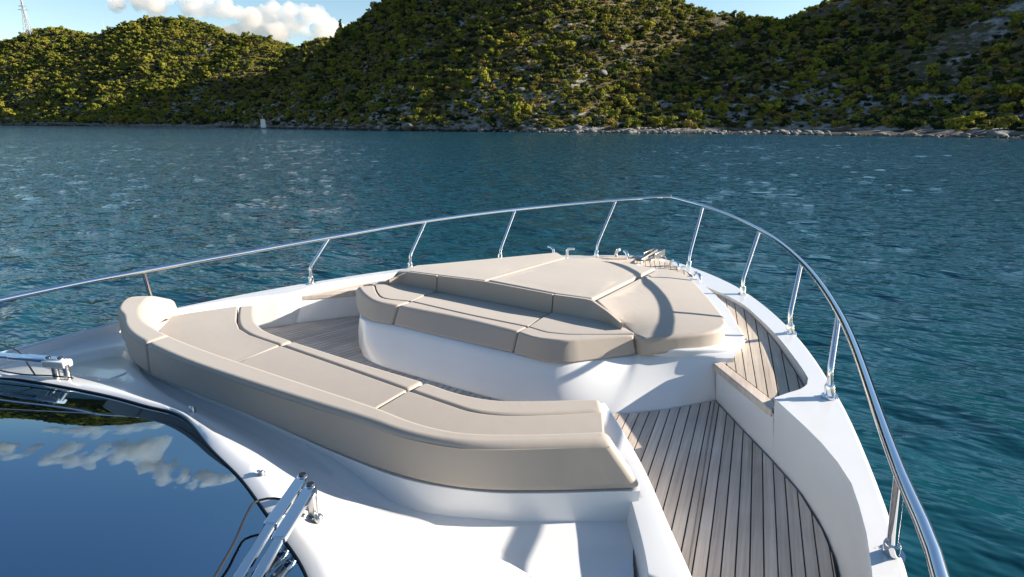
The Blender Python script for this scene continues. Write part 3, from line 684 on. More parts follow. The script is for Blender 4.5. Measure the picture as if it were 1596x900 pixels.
# sunpad: three cushions
pp = [Vector(p) for p in D['pad_port']]
for i in (0, 1, 2, 3, 4): pp[i].y += .05
c = cushion_root('sunpad_cushion', (-1.1, 5.1, .35), 'taupe sunpad cushion on the port side, farthest from the teak side deck', g_pad); pad_mesh(pp, .17, 'pad', c)
pm = [Vector(p) for p in D['pad_mid']]
for i in (0, 1, 2): pm[i].y += .05
c = cushion_root('sunpad_cushion', (0, 5.3, .35), 'middle taupe sunpad cushion, between the two pale seams', g_pad); pad_mesh(pm, .17, 'pad', c)
ps_ = [Vector(p) for p in D['pad_stbd']]
ps_[0] += Vector((.01, .035, 0)); ps_[1] += Vector((.012, .02, -.004)); ps_[2] += Vector((.008, .012, -.004))
ps_[3:5] = [Vector((1.00, 4.10, .41)), Vector((1.14, 4.06, .41))]
c = cushion_root('sunpad_cushion', (1.2, 5.1, .33), 'taupe sunpad cushion crossed by the rail shadow, beside the sunlit teak side deck', g_pad); pad_mesh(ps_[:6] + catmull(ps_[6:], 26), .15, 'pad', c)
for a, b2 in ((D['pad_mid'][0], D['pad_mid'][-1]), (D['pad_mid'][2], D['pad_mid'][3])):
    pass

# bolsters: back of the bench
g_bol = 'bolsters along the back of the forward bench'
def bolster(label, top, foot, th=.032):
    c_ = cushion_root('bench_bolster', tuple(Vector(top[len(top)//2])-Vector((0, 0, .15))), label, g_bol)
    bm_ = BM(); t = [Vector(p) for p in top]; f = [Vector(p) for p in foot]
    rows_ = [[p - Vector((0, 0, .02)) for p in f], t, [p + Vector((0, th, .0)) for p in t], [Vector((p.x, p.y+th+.005, q.z-.02)) for p, q in zip(t, f)]]
    loft(bm_, rows_, closed=True, caps=True); link('bolster', bm_, M['fabric'], c_, bevel=.014, seg=4, angle=30)
bolster('short tapering bolster at the port end of the forward bench back', polyl(D['bolP'], 12), polyl([(-1.66, 4.06, .435), (-1.352, 4.152, .42), (-1.040, 4.194, .41)], 12))
bolster('long middle bolster of the forward bench back, its face in shade', polyl(D['bolM'], 12), polyl([(-1.026, 4.194, .41), (-.35, 4.215, .41), (.328, 4.204, .41)], 12))
bolster('bolster sloping down to a point at the starboard end of the forward bench back', polyl(D['bolS'], 14), polyl([(.341, 4.204, .41), (.675, 4.196, .42), (.90, 4.17, .425), (1.01, 4.10, .425)], 14))

# bench seats: seat panel and front roll
def seat(label, group, name, inner_, groove_, front_, bot_, loc, caps=True, nn=14, sm=True, thick=.13):
    c_ = cushion_root(name, loc, label, group)
    cv = (lambda P: catmull(P, nn)) if sm else (lambda P: polyl(P, nn))
    I, Gv, Fv, Bt = cv(inner_), cv(groove_), cv(front_), cv(bot_)
    dn = lambda P, d: [p - Vector((0, 0, d)) for p in P]
    gap = .004
    gi = [a + (b-a).normalized()*gap for a, b in zip(Gv, I)]; go = [a + (b-a).normalized()*gap for a, b in zip(Gv, Fv)]
    bm_ = BM(); mid_ = [a.lerp(b, .5) + Vector((0, 0, .008)) for a, b in zip(gi, I)]
    loft(bm_, [gi, mid_, I, dn(I, thick), dn(gi, thick)], closed=True, caps=True); link('seat_panel', bm_, M['fabric'], c_, bevel=.010, seg=3, angle=40)
    bm_ = BM(); bulge = []
    for f, b in zip(Fv, Bt):
        o_ = (f-b); o_.z = 0
        bulge.append(f.lerp(b, .5))
    loft(bm_, [go, Fv, Bt, [Vector((p.x, p.y, b.z)) for p, b in zip(go, Bt)]], closed=True, caps=True)
    link('front_roll', bm_, M['fabric'], c_, bevel=.024, seg=5, angle=28)
    return c_
g_b = 'seat cushions of the forward bench'
seat('curved port end cushion of the forward bench, wrapping forward at its end', g_b, 'bench_cushion', D['bp_inner'], D['bp_groove'], D['bp_front'], D['bp_bot'], (-1.3, 3.8, .30))
seat('long middle seat cushion of the forward bench, half in blue shade', g_b, 'bench_cushion', D['bm_inner'], D['bm_groove'], D['bm_front'], D['bm_bot'], (-.3, 3.8, .30))
seat('starboard end cushion of the forward bench, cut square at its corner', g_b, 'bench_cushion', D['bs_inner'], D['bs_groove'], D['bs_front'], D['bs_bot'], (.75, 3.8, .30), sm=False)

# sofa
g_s = 'seat cushions of the curved sofa'
SG, SF = D['seat_groove'], D['seat_front']
i1, i2 = Vector(D['seat_seam1'][2]), Vector(D['seat_seam2'][2])
sg = .006
def low(P, d, inw=.03): return [Vector((p[0], p[1], p[2]-d)) for p in P]
inner_p = [(-2.50, 2.30, .40), (-2.42, 2.15, .385), (-2.2, 2.02, .375), (-1.7, 1.84, .37), (-1.3, 1.80, .37), (i1.x-sg-.02, 1.80, .37)]
gr_p = SG[:4] + [(i1.x-sg, i1.y, .42)]
fr_p = SF[:4] + [(i1.x-sg, 2.435, .42)]
c = cushion_root('sofa_cushion', (-1.7, 2.2, .28), 'port corner seat cushion of the curved sofa, turning forward at its end', g_s)
bm = BM(); back = [(-2.44, 2.26, .40), (-2.38, 2.37, .41), (-2.27, 2.53, .42)]
top = [Vector(p) for p in back] + [Vector(p)+Vector((-.004, -.004, 0)) for p in gr_p] + [Vector((i1.x-sg-.01, 1.80, .372)), Vector((-1.45, 1.79, .372)), Vector((-1.9, 1.89, .375)), Vector((-2.2, 2.03, .38))]
top = [p for p in top]
bm.free(); pad_mesh(top, .13, 'seat_panel', c, bevel=.012, crown=.008)
bm = BM(); gA = catmull([Vector(p)+Vector((.003, .004, 0)) for p in gr_p], 22); fA = catmull(fr_p, 22)
loft(bm, [gA, fA, low(fA, .14), low(gA, .14)], closed=True, caps=True); link('front_roll', bm, M['fabric'], c, bevel=.028, seg=5, angle=30)
c = cushion_root('sofa_cushion', (-.3, 2.1, .28), 'long middle seat cushion of the curved sofa, between its two pale seams', g_s)
bm = BM(); gA = polyl([(i1.x+sg, i1.y, .42)] + [SG[5]] + [(i2.x-sg, i2.y, .42)], 8); bA = polyl([(i1.x+sg-.01, 1.79, .37), (i2.x-sg-.01, 1.83, .37)], 8)
loft(bm, [bA, [a.lerp(b_, .5)+Vector((0, 0, .01)) for a, b_ in zip(bA, gA)], [p+Vector((0, -.004, 0)) for p in gA], low(gA, .13), low(bA, .13)], closed=True, caps=True); link('seat_panel', bm, M['fabric'], c, bevel=.012, seg=3, angle=40)
bm = BM(); fA = polyl([(i1.x+sg, 2.435, .42), SF[5], (i2.x-sg, 2.444, .42)], 8); gA = [p+Vector((0, .004, 0)) for p in gA]
loft(bm, [gA, fA, low(fA, .14), low(gA, .14)], closed=True, caps=True); link('front_roll', bm, M['fabric'], c, bevel=.028, seg=5, angle=30)
c = cushion_root('sofa_cushion', (1.0, 2.2, .28), 'starboard seat cushion of the curved sofa, cut straight at its end beside the cockpit planks', g_s)
gA = catmull([(i2.x+sg, i2.y, .42)] + SG[7:], 22); bA = catmull([(i2.x+sg-.01, 1.83, .37), (.75, 1.83, .37), (1.0, 1.86, .37), (1.25, 1.96, .37), (1.45, 2.12, .375), (1.70, 2.38, .385)], 22)
bm = BM(); loft(bm, [bA, [a.lerp(b_, .5)+Vector((0, 0, .01)) for a, b_ in zip(bA, gA)], [p+Vector((0, -.004, 0)) for p in gA], low(gA, .13), low(bA, .13)], closed=True, caps=True); link('seat_panel', bm, M['fabric'], c, bevel=.012, seg=3, angle=40)
fA = catmull([(i2.x+sg, 2.444, .42)] + SF[7:], 22); gA = [p+Vector((0, .004, 0)) for p in gA]
bm = BM(); loft(bm, [gA, fA, low(fA, .13), low(gA, .13)], closed=True, caps=True); link('front_roll', bm, M['fabric'], c, bevel=.028, seg=5, angle=30)

# sofa backrest: a corner section to port and one long section
ta = [(-2.72, 2.30, .52), (-2.64, 2.02, .60), (-2.38, 1.83, .60)] + D['sofa_top_aft']
ba = [(-2.68, 2.30, .36), (-2.60, 2.0, .36), (-2.35, 1.815, .36)] + D['sofa_bot_aft']
tf = [(-2.56, 2.36, .50), (-2.50, 2.16, .60), (-2.33, 2.01, .60)] + [(-2.14, 1.905, .60), (-1.88, 1.81, .60), (-1.63, 1.765, .60), (-1.25, 1.735, .60), (-.70, 1.735, .60), (.08, 1.765, .60), (.66, 1.79, .60), (.93, 1.785, .60), (1.14, 1.815, .60), (1.29, 1.88, .60), (1.49, 2.01, .60), (1.765, 2.222, .60)]
bf = []
for a, b_ in zip(ta, tf):
    a, b_ = Vector(a), Vector(b_); d = (b_-a); d.z = 0; d.normalize(); bf.append(Vector((b_.x+d.x*.05, b_.y+d.y*.05, .35)))
bf[-1] = Vector((1.86, 2.34, .35)); bf[-2] = Vector((1.53, 2.06, .35))
rows = [smooth_keyed(r, 5) for r in (ba, ta, tf, bf)]
cut = 5*6
def backrest(label, lo, hi, loc):
    c_ = cushion_root('backrest_cushion', loc, label, 'backrest sections of the curved sofa')
    bm_ = BM(); r = [x[lo:hi] for x in rows]
    ba_, ta_, tf_, bf_ = r
    bulge = [a.lerp(b_, .5) + (a-c2).normalized()*0 for a, b_, c2 in zip(ba_, ta_, tf_)]
    loft(bm_, [ba_, ta_, tf_, bf_], closed=True, caps=True); o_ = link('backrest', bm_, M['fabric'], c_, bevel=.032, seg=6, angle=35)
    bm_ = BM()
    tube(bm_, [p + (p-q).normalized()*.001 + Vector((0, 0, -.030)) for p, q in zip(ta_, tf_)], .0035, 6); link('piping', bm_, M['fabric'], c_)
backrest('corner section of the taupe sofa backrest, curling forward at the port end', 0, cut, (-2.2, 1.9, .33))
backrest('long section of the taupe sofa backrest, its tall aft face in shade', cut-1, len(rows[0]), (0, 1.7, .33))

# the boat's own trim and heel
bpy.context.view_layer.update()
for o in BOAT_ROOTS: o.matrix_world = BOAT @ o.matrix_world
# ================================================================== WATER
def ad(a, d, z=0.): return Vector((CAM.x, CAM.y, 0)) + RGT*a + FWD*d + Vector((0, 0, z))
RX, RY, FX, FY = RGT.x, RGT.y, FWD.x, FWD.y
def sea_height(X, Y, spacing):
    h = np.zeros_like(X); g = np.random.default_rng(11); wind = YAW + R(90) + R(148)
    for lam in np.geomspace(.4, 3.4, 64):
        th = wind + g.normal(0, .5); k = 2*math.pi/lam; ph = g.uniform(0, 6.28)
        amp = .0054*lam**.5 * g.uniform(.6, 1.3)
        fade = np.clip((lam/spacing - 2.0)/1.5, 0, 1)
        arg = k*(X*math.cos(th) + Y*math.sin(th)) + ph
        h += fade*amp*(1.9*np.exp(1.1*(np.sin(arg)-1)) - .9)
    return h
mw, t, b = new_mat('sea_water')
b.inputs['Base Color'].default_value = (.004, .047, .067, 1); b.inputs['Roughness'].default_value = .07; b.inputs['IOR'].default_value = 1.333
tc = N(t, 'ShaderNodeTexCoord')
mr0 = N(t, 'ShaderNodeMapping'); mr0.inputs['Rotation'].default_value = (0, 0, -(YAW-R(24))); t.links.new(tc.outputs['Object'], mr0.inputs[0])
mp = N(t, 'ShaderNodeMapping'); mp.inputs['Scale'].default_value = (.42, 1.0, 1)      # ripples drawn out along their crests
t.links.new(mr0.outputs[0], mp.inputs[0])
n1 = N(t, 'ShaderNodeTexNoise', Scale=7.0, Detail=5.0, Roughness=.6, Distortion=.3); n2 = N(t, 'ShaderNodeTexNoise', Scale=1.9, Detail=3.0, Roughness=.5); n3 = N(t, 'ShaderNodeTexNoise', Scale=.035, Detail=3.0)
for n_ in (n1, n2): t.links.new(mp.outputs[0], n_.inputs['Vector'])
t.links.new(tc.outputs['Object'], n3.inputs['Vector'])
gust = N(t, 'ShaderNodeMapRange'); gust.inputs['From Min'].default_value = .35; gust.inputs['From Max'].default_value = .65; gust.inputs['To Min'].default_value = .8; gust.inputs['To Max'].default_value = 1.1
t.links.new(n3.outputs[0], gust.inputs[0])
vl = N(t, 'ShaderNodeVectorMath', operation='LENGTH'); t.links.new(tc.outputs['Object'], vl.inputs[0])
lee = N(t, 'ShaderNodeMapRange'); lee.inputs['From Min'].default_value = 8; lee.inputs['From Max'].default_value = 45; lee.inputs['To Min'].default_value = .7; lee.inputs['To Max'].default_value = 1.5; t.links.new(vl.outputs['Value'], lee.inputs[0])   # calmer in the lee of the hull
gl_ = N(t, 'ShaderNodeMath', operation='MULTIPLY'); t.links.new(gust.outputs[0], gl_.inputs[0]); t.links.new(lee.outputs[0], gl_.inputs[1]); gust = gl_
b1 = N(t, 'ShaderNodeBump', Distance=.035); b2 = N(t, 'ShaderNodeBump', Distance=.42)
s1 = N(t, 'ShaderNodeMath', operation='MULTIPLY'); s1.inputs[1].default_value = .28; t.links.new(gust.outputs[0], s1.inputs[0]); t.links.new(s1.outputs[0], b1.inputs['Strength'])
s2 = N(t, 'ShaderNodeMath', operation='MULTIPLY'); s2.inputs[1].default_value = .8; t.links.new(gust.outputs[0], s2.inputs[0]); t.links.new(s2.outputs[0], b2.inputs['Strength'])
t.links.new(n1.outputs[0], b1.inputs['Height']); t.links.new(n2.outputs[0], b2.inputs['Height']); t.links.new(b1.outputs[0], b2.inputs['Normal']); t.links.new(b2.outputs[0], b.inputs['Normal'])
NA = 640
rad = [1.5, 2.4]
while rad[-1] < 760: rad.append(rad[-1] + (min(.32, .05+.012*rad[-1]) if rad[-1] < 150 else .32+.010*(rad[-1]-150)))
rad = np.array(rad + [6000.]); NR = len(rad)
ang = np.concatenate([np.linspace(-math.pi, -R(62), 30)[:-1], np.linspace(-R(62), R(62), NA), np.linspace(R(62), math.pi, 30)[1:-1]])
na = len(ang)
AA, RR = np.meshgrid(ang, rad)
XX = CAM.x + RR*(np.sin(AA)*RX + np.cos(AA)*FX); YY = CAM.y + RR*(np.sin(AA)*RY + np.cos(AA)*FY)
dr = np.gradient(rad); spac = np.maximum(dr[:, None], RR*np.gradient(ang)[None, :])
ZZ = sea_height(XX, YY, spac); ZZ[-1] = 0
co_ = np.stack([XX, YY, ZZ], -1).reshape(-1, 3)
idx = np.arange(NR*na).reshape(NR, na)
q = np.stack([idx[:-1], np.roll(idx, -1, 1)[:-1], np.roll(idx, -1, 1)[1:], idx[1:]], -1).reshape(-1, 4)
def grid_mesh(name, co, quads, mat, loc=(0, 0, 0)):
    me = bpy.data.meshes.new(name); me.vertices.add(len(co)); me.vertices.foreach_set('co', np.asarray(co, np.float32).ravel())
    me.loops.add(quads.size); me.loops.foreach_set('vertex_index', quads.astype(np.int32).ravel())
    k = quads.shape[1]; me.polygons.add(len(quads)); me.polygons.foreach_set('loop_start', np.arange(0, quads.size, k, dtype=np.int32)); me.polygons.foreach_set('loop_total', np.full(len(quads), k, np.int32))
    me.polygons.foreach_set('use_smooth', np.ones(len(quads), bool)); me.update(calc_edges=True); me.materials.append(mat)
    o = bpy.data.objects.new(name, me); COL.objects.link(o); o.location = loc; return o
centre = len(co_); co_ = np.vstack([co_, [[CAM.x, CAM.y, 0]]])
water = grid_mesh('water', co_, q, mw, (0, 0, WATER_Z)); tag(water, kind='structure')

# ================================================================== HILLS
def vnoise(x, y, seed):
    xi = np.floor(x).astype(np.int64); yi = np.floor(y).astype(np.int64); fx = x-xi; fy_ = y-yi
    fx = fx*fx*(3-2*fx); fy_ = fy_*fy_*(3-2*fy_)
    def hsh(a, b): 
        n_ = (a*374761393 + b*668265263 + seed*974711) & 0x7fffffff; n_ = ((n_ ^ (n_ >> 13))*1274126177) & 0x7fffffff; n_ = n_ ^ (n_ >> 16)
        return (n_ & 0xffff)/32767.5 - 1
    return (hsh(xi, yi)*(1-fx) + hsh(xi+1, yi)*fx)*(1-fy_) + (hsh(xi, yi+1)*(1-fx) + hsh(xi+1, yi+1)*fx)*fy_
def fbm(x, y, seed, octv=5):
    s = 0; a_ = .5
    for k in range(octv): s = s + a_*vnoise(x*2**k, y*2**k, seed+k); a_ *= .5
    return s
SHORE = np.array([(-1400, 830), (-771, 640), (-514, 583), (-415, 538), (-267, 466), (-154, 350), (-55, 249), (0, 218), (43, 194), (78, 174), (101, 151), (118, 129), (160, 70), (230, -30), (330, -160), (460, -320), (800, -700.)])
BUMPS = [(-420, 700, 134, 260, 215), (-300, 655, 96, 200, 170), (-190, 645, 84, 140, 150), (-570, 735, 116, 240, 220), (-780, 740, 150, 270, 220), (-5, 420, 128, 225, 225), (20, 560, 158, 195, 165), (140, 395, 62, 125, 200), (225, 405, 78, 150, 230), (90, 400, 66, 120, 190), (400, 335, 140, 330, 270), (640, 420, 125, 400, 330), (330, 600, 88, 280, 240)]  # unseen ridge behind the middle hill raised to throw shade on the left hill
def terrain(A, D):
    """height of the hillside above the water at a metres right of and d metres ahead of the boat"""
    A = np.asarray(A, float); D = np.asarray(D, float)
    ds = np.interp(A, SHORE[:, 0], SHORE[:, 1]) + 7*fbm(A/26., D/26.*0+3.3, 21)
    slope = np.interp(A, [-1400, -500, -300, -150, 130, 300, 800], [.95, .9, .62, .72, .85, .75, .7])
    inland = (D-ds)*slope
    H = np.zeros_like(A)
    for a0, d0, h0, ra, rd in BUMPS:
        rho = np.sqrt(((A-a0)/ra)**2 + ((D-d0)/rd)**2)
        b_ = h0*.5*(1+np.cos(np.pi*np.minimum(rho, 1)))
        H = np.log(np.exp(H/9.) + np.exp(b_/9.) - 1)*9.
    lim = 1.6 + .80*np.maximum(inland, 0)
    H = np.minimum(H+1.5, lim)*.55 + .45*(-np.log(np.exp(-(H+1.5)/8.)+np.exp(-lim/8.))*8.)
    rough = 5.0*fbm(A/48., D/48., 5) + 2.0*fbm(A/13., D/13., 8, 4)
    H = H + rough*np.clip(inland/18., 0, 1) + (1.6*np.abs(fbm(A/7., D/7., 31, 3))+.5*fbm(A/2.5, D/2.5, 33, 2))*np.clip(1-inland/22., 0, 1)
    return np.where(inland > 0, np.maximum(H, .3*np.clip(inland, 0, 1)), np.maximum(-4., inland*.6))

AG = np.concatenate([np.arange(-1250, -620, 14.), np.arange(-620, 260, 3.2), np.arange(260, 760, 10.)])
DG = np.concatenate([np.arange(-260, 90, 14.), np.arange(90, 480, 2.6), np.arange(480, 760, 4.), np.arange(760, 1300, 16.)])
A2, D2 = np.meshgrid(AG, DG)
HH = terrain(A2, D2)
mh, t, b = new_mat('limestone_hillside')
tc = N(t, 'ShaderNodeTexCoord'); geo = N(t, 'ShaderNodeNewGeometry')
na_ = N(t, 'ShaderNodeTexNoise', Scale=.045, Detail=6.0, Roughness=.62); nb_ = N(t, 'ShaderNodeTexNoise', Scale=.35, Detail=5.0, Roughness=.7); nc_ = N(t, 'ShaderNodeTexVoronoi', Scale=.55)
for n_ in (na_, nb_, nc_): t.links.new(tc.outputs['Object'], n_.inputs['Vector'])
grass = ramp(t, [(.35, (.045, .040, .018)), (.55, (.095, .075, .030)), (.7, (.13, .10, .05))]); t.links.new(nb_.outputs[0], grass.inputs[0])
rock = ramp(t, [(.3, (.10, .096, .09)), (.5, (.22, .212, .195)), (.68, (.38, .36, .335))]); t.links.new(nb_.outputs[0], rock.inputs[0])
mask = N(t, 'ShaderNodeMath', operation='ADD'); t.links.new(na_.outputs[0], mask.inputs[0])
mb = N(t, 'ShaderNodeMath', operation='MULTIPLY'); mb.inputs[1].default_value = .35; t.links.new(nb_.outputs[0], mb.inputs[0]); t.links.new(mb.outputs[0], mask.inputs[1])
sx = N(t, 'ShaderNodeSeparateXYZ'); t.links.new(tc.outputs['Object'], sx.inputs[0])
low_ = N(t, 'ShaderNodeMapRange'); low_.inputs['From Min'].default_value = 30.0; low_.inputs['From Max'].default_value = 2.0; low_.inputs['To Max'].default_value = .13; t.links.new(sx.outputs[2], low_.inputs[0])
m2 = N(t, 'ShaderNodeMath', operation='ADD'); t.links.new(mask.outputs[0], m2.inputs[0]); t.links.new(low_.outputs[0], m2.inputs[1])
mr = N(t, 'ShaderNodeMapRange'); mr.inputs['From Min'].default_value = .73; mr.inputs['From Max'].default_value = .81; t.links.new(m2.outputs[0], mr.inputs[0])
mx = N(t, 'ShaderNodeMixRGB'); t.links.new(mr.outputs[0], mx.inputs[0]); t.links.new(grass.outputs[0], mx.inputs[1]); t.links.new(rock.outputs[0], mx.inputs[2])
wet = N(t, 'ShaderNodeMapRange'); wet.inputs['From Min'].default_value = .5; wet.inputs['From Max'].default_value = 1.3; wet.inputs['To Min'].default_value = .12; t.links.new(sx.outputs[2], wet.inputs[0])
mm = N(t, 'ShaderNodeMixRGB', blend_type='MULTIPLY'); mm.inputs[0].default_value = 1; t.links.new(mx.outputs[0], mm.inputs[1]); t.links.new(wet.outputs[0], mm.inputs[2])
t.links.new(mm.outputs[0], b.inputs['Base Color']); b.inputs['Roughness'].default_value = .9; b.inputs['Specular IOR Level'].default_value = .2
bp = N(t, 'ShaderNodeBump', Strength=.9, Distance=1.2); t.links.new(nb_.outputs[0], bp.inputs['Height']); t.links.new(bp.outputs[0], b.inputs['Normal'])
co_h = np.stack([CAM.x + A2*RX + D2*FX, CAM.y + A2*RY + D2*FY, HH], -1).reshape(-1, 3)
idx = np.arange(A2.size).reshape(A2.shape)
qh = np.stack([idx[:-1, :-1], idx[:-1, 1:], idx[1:, 1:], idx[1:, :-1]], -1).reshape(-1, 4)
keep = HH.reshape(-1)[qh].max(1) > -1.5
hills = grid_mesh('hills', co_h, qh[keep], mh, (0, 0, WATER_Z)); tag(hills, kind='structure')

# ---- shrubs and trees: leaf-clump meshes
def leaf_mat(name, stops, transl=.15):
    m, t, b = new_mat(name)
    oi = N(t, 'ShaderNodeObjectInfo'); tc = N(t, 'ShaderNodeTexCoord')
    rp = ramp(t, stops); t.links.new(oi.outputs['Random'], rp.inputs[0])
    nz = N(t, 'ShaderNodeTexNoise', Scale=1.6, Detail=3.0); t.links.new(tc.outputs['Object'], nz.inputs['Vector'])
    hs = N(t, 'ShaderNodeHueSaturation'); mr = N(t, 'ShaderNodeMapRange'); mr.inputs['From Min'].default_value = .3; mr.inputs['From Max'].default_value = .7; mr.inputs['To Min'].default_value = .65; mr.inputs['To Max'].default_value = 1.35
    t.links.new(nz.outputs[0], mr.inputs[0]); t.links.new(mr.outputs[0], hs.inputs['Value']); t.links.new(rp.outputs[0], hs.inputs['Color'])
    out = t.nodes['Material Output']; df = N(t, 'ShaderNodeBsdfDiffuse'); tl = N(t, 'ShaderNodeBsdfTranslucent'); mx = N(t, 'ShaderNodeMixShader'); mx.inputs[0].default_value = transl
    t.links.new(hs.outputs[0], df.inputs['Color']); t.links.new(hs.outputs[0], tl.inputs['Color']); t.links.new(df.outputs[0], mx.inputs[1]); t.links.new(tl.outputs[0], mx.inputs[2]); t.links.new(mx.outputs[0], out.inputs['Surface'])
    return m
M['leaf_scrub'] = leaf_mat('maquis_leaves', [(.0, (.075, .09, .028)), (.3, (.17, .16, .036)), (.55, (.27, .21, .05)), (.8, (.26, .175, .06)), (1, (.09, .11, .03))])
M['leaf_pine'] = leaf_mat('pine_needles', [(.0, (.115, .14, .030)), (.5, (.23, .23, .038)), (1, (.26, .235, .04))])
M['leaf_dark'] = leaf_mat('evergreen_leaves', [(.0, (.026, .036, .020)), (.5, (.040, .055, .024)), (1, (.055, .062, .028))])
M['bark'] = simple('bark', (.12, .095, .07), .9)
def bush_mesh(name, seed, nl, leaf, blobs, zs=.8, mat=None, trunk=None):
    g = np.random.default_rng(seed); vs, fs = [], []
    sph = []
    for k in range(blobs):
        a = g.uniform(0, 6.28); r = g.uniform(.15, .85); z = g.uniform(.25, .9)*zs
        sph.append((r*math.cos(a), r*math.sin(a), z, g.uniform(.22, .46)))
    sph.append((0, 0, .45*zs, .55))
    if trunk == 'pine':
        sph = [(g.normal(0, .12)*(1.7-z/1.1), g.normal(0, .12)*(1.7-z/1.1), z, .52*(1-z/3.1)**.9) for z in np.linspace(.55, 2.55, 9)]
    wt = np.array([s_[3]**2 for s_ in sph]); wt /= wt.sum()
    for k in g.choice(len(sph), nl, p=wt):
        x, y, z, r = sph[k]; d = g.normal(size=3); d /= np.linalg.norm(d)
        if d[2] < -.35: d[2] *= -.5
        p = np.array([x, y, z]) + d*r*g.uniform(.72, 1.08)
        if p[2] < .02: p[2] = g.uniform(.02, .2)
        nrm = d + g.normal(0, .25, 3); nrm /= np.linalg.norm(nrm)
        u = np.cross(nrm, g.normal(size=3)); u /= np.linalg.norm(u); v = np.cross(nrm, u); s_ = leaf*g.uniform(.6, 1.3)
        i = len(vs); vs += [p+u*s_, p+v*s_*.6, p-u*s_, p-v*s_*.6 + nrm*s_*.3]; fs.append((i, i+1, i+2, i+3))
    for (x, y, z, r) in sph:                             # dense twiggy inside of each clump
        i = len(vs); r *= .74
        for d in ((1, 0, 0), (-1, 0, 0), (0, 1, 0), (0, -1, 0), (0, 0, 1), (0, 0, -1)): vs.append(np.array([x, y, max(z+d[2]*r, .0)]) + np.array([d[0]*r, d[1]*r, 0]))
        for a, b_, c_ in ((0, 2, 4), (2, 1, 4), (1, 3, 4), (3, 0, 4), (2, 0, 5), (1, 2, 5), (3, 1, 5), (0, 3, 5)): fs.append((i+a, i+b_, i+c_))
    nt_ = len(fs)
    if trunk:
        for a in (0, 1, 2, 3):
            i = len(vs); x0, x1 = .05*math.cos(a*1.57), .05*math.cos(a*1.57+1.57); y0, y1 = .05*math.sin(a*1.57), .05*math.sin(a*1.57+1.57)
            vs += [np.array(p) for p in ((x0, y0, -.1), (x1, y1, -.1), (x1*.5, y1*.5, 1.2), (x0*.5, y0*.5, 1.2))]; fs.append((i, i+1, i+2, i+3))
    me = bpy.data.meshes.new(name); me.from_pydata([tuple(v) for v in vs], [], fs); me.materials.append(mat)
    if trunk:
        me.materials.append(M['bark'])
        for p in me.polygons[nt_:]: p.material_index = 1
    return me
scrub = [bush_mesh('maquis_shrub', 20+k, 230, .15, 6+k % 3, .70+.08*(k % 3), M['leaf_scrub']) for k in range(5)]
dark = [bush_mesh('evergreen_bush', 40+k, 230, .15, 7, .85, M['leaf_dark']) for k in range(3)]
pine = [bush_mesh('pine_tree', 60+k, 320, .15, 9, 1.5, M['leaf_pine'], 'round') for k in range(3)]
spire = bush_mesh('cypress_pine', 75, 360, .15, 9, 1.5, M['leaf_pine'], 'pine')

def scatter():
    g = np.random.default_rng(5); out = []
    def fb(A, D, s, seed): return fbm(A/s, D/s, seed)
    zones = [((-700, 60), (150, 800), 150000), ((-120, 360), (100, 520), 90000)]     # a range, d range, candidates
    for (a0, a1), (d0, d1), nc in zones:
        a = g.uniform(a0, a1, nc); d = g.uniform(d0, d1, nc); out.append((a, d))
    a = np.concatenate([o[0] for o in out]); d = np.concatenate([o[1] for o in out])
    h = terrain(a, d); e = 3.0
    gx = (terrain(a+e, d)-h)/e; gy = (terrain(a, d+e)-h)/e
    facing = (-gx*a - gy*d)/np.hypot(a, d)               # > 0 where the slope rises away from the boat
    n_hi = fb(a, d, 38., 3); n_lo = fb(a, d, 120., 9)
    right = np.clip((a - 60)/60 + (300-d)/260, 0, 1)     # the near slope to starboard is barer
    left = np.clip((-a-170)/60, 0, 1)
    dens_ = 1.1 - .40*right + .3*n_hi
    dens_ -= .9*np.clip((n_hi*-1-.12)*4, 0, 1)*(.25+.6*right)
    dens_ *= np.clip((h-.9)/1.6, .0, 1)*(1 - .38*np.clip((22-h)/18, 0, 1)*np.clip(1-left, .2, 1))
    vis = (h > 1.2) & (g.uniform(size=a.size) < dens_)
    px = np.hypot(a, d)
    rr = 798+870*a/np.maximum(d, 1)
    vis &= (rr > -220) & (rr < 1900) & (-gy > -3) & (facing < .25+9)
    a, d, h, n_lo, left, right = (x[vis] for x in (a, d, h, n_lo, left, right)); m = a.size
    # thin so that neighbours keep their distance
    cell = {}; keepi = []
    size = g.lognormal(0, .38, m)*(1.34 + .28*left + .12*right)
    order = g.permutation(m)
    for i in order:
        r = size[i]*.46; ci, cj = int(a[i]//3), int(d[i]//3); ok = True
        for ii in (ci-1, ci, ci+1):
            for jj in (cj-1, cj, cj+1):
                for k in cell.get((ii, jj), ()):
                    if (a[k]-a[i])**2 + (d[k]-d[i])**2 < (r + size[k]*.46)**2: ok = False; break
                if not ok: break
            if not ok: break
        if ok: cell.setdefault((ci, cj), []).append(i); keepi.append(i)
    ki = np.array(keepi); a, d, h, size, n_lo, left, right = (x[ki] for x in (a, d, h, size, n_lo, left, right)); u = g.uniform(size=ki.size)
    kind = np.where(u < .16 + .18*np.clip(n_lo*3, 0, 1)*left + .10*left, 2, np.where(u > .62 - .12*right, 1, 0))
    return a, d, h, size, kind, g
SA, SD, SHH, SS, SK, sg_ = scatter()
fam = [scrub, dark, pine]
names = ['maquis_shrub', 'evergreen_bush', 'pine_tree']
view = SS*(1+.5*(SK == 2))/np.hypot(SA, SD)
inframe = (798+870*SA/SD > 5) & (798+870*SA/SD < 1590) & (SD > 0)
pxy = 450 - 870*((SHH-3.7)*math.cos(PITCH) + SD*math.sin(PITCH))/(SD*math.cos(PITCH) - (SHH-3.7)*math.sin(PITCH))
inframe &= (pxy > 6) & (pxy < 214)
ordr = np.argsort(-view*inframe)
KIND = ['olive-brown maquis shrub', 'dark round evergreen bush', 'yellow-green bushy pine']; CATS = ['shrub', 'bush', 'tree']
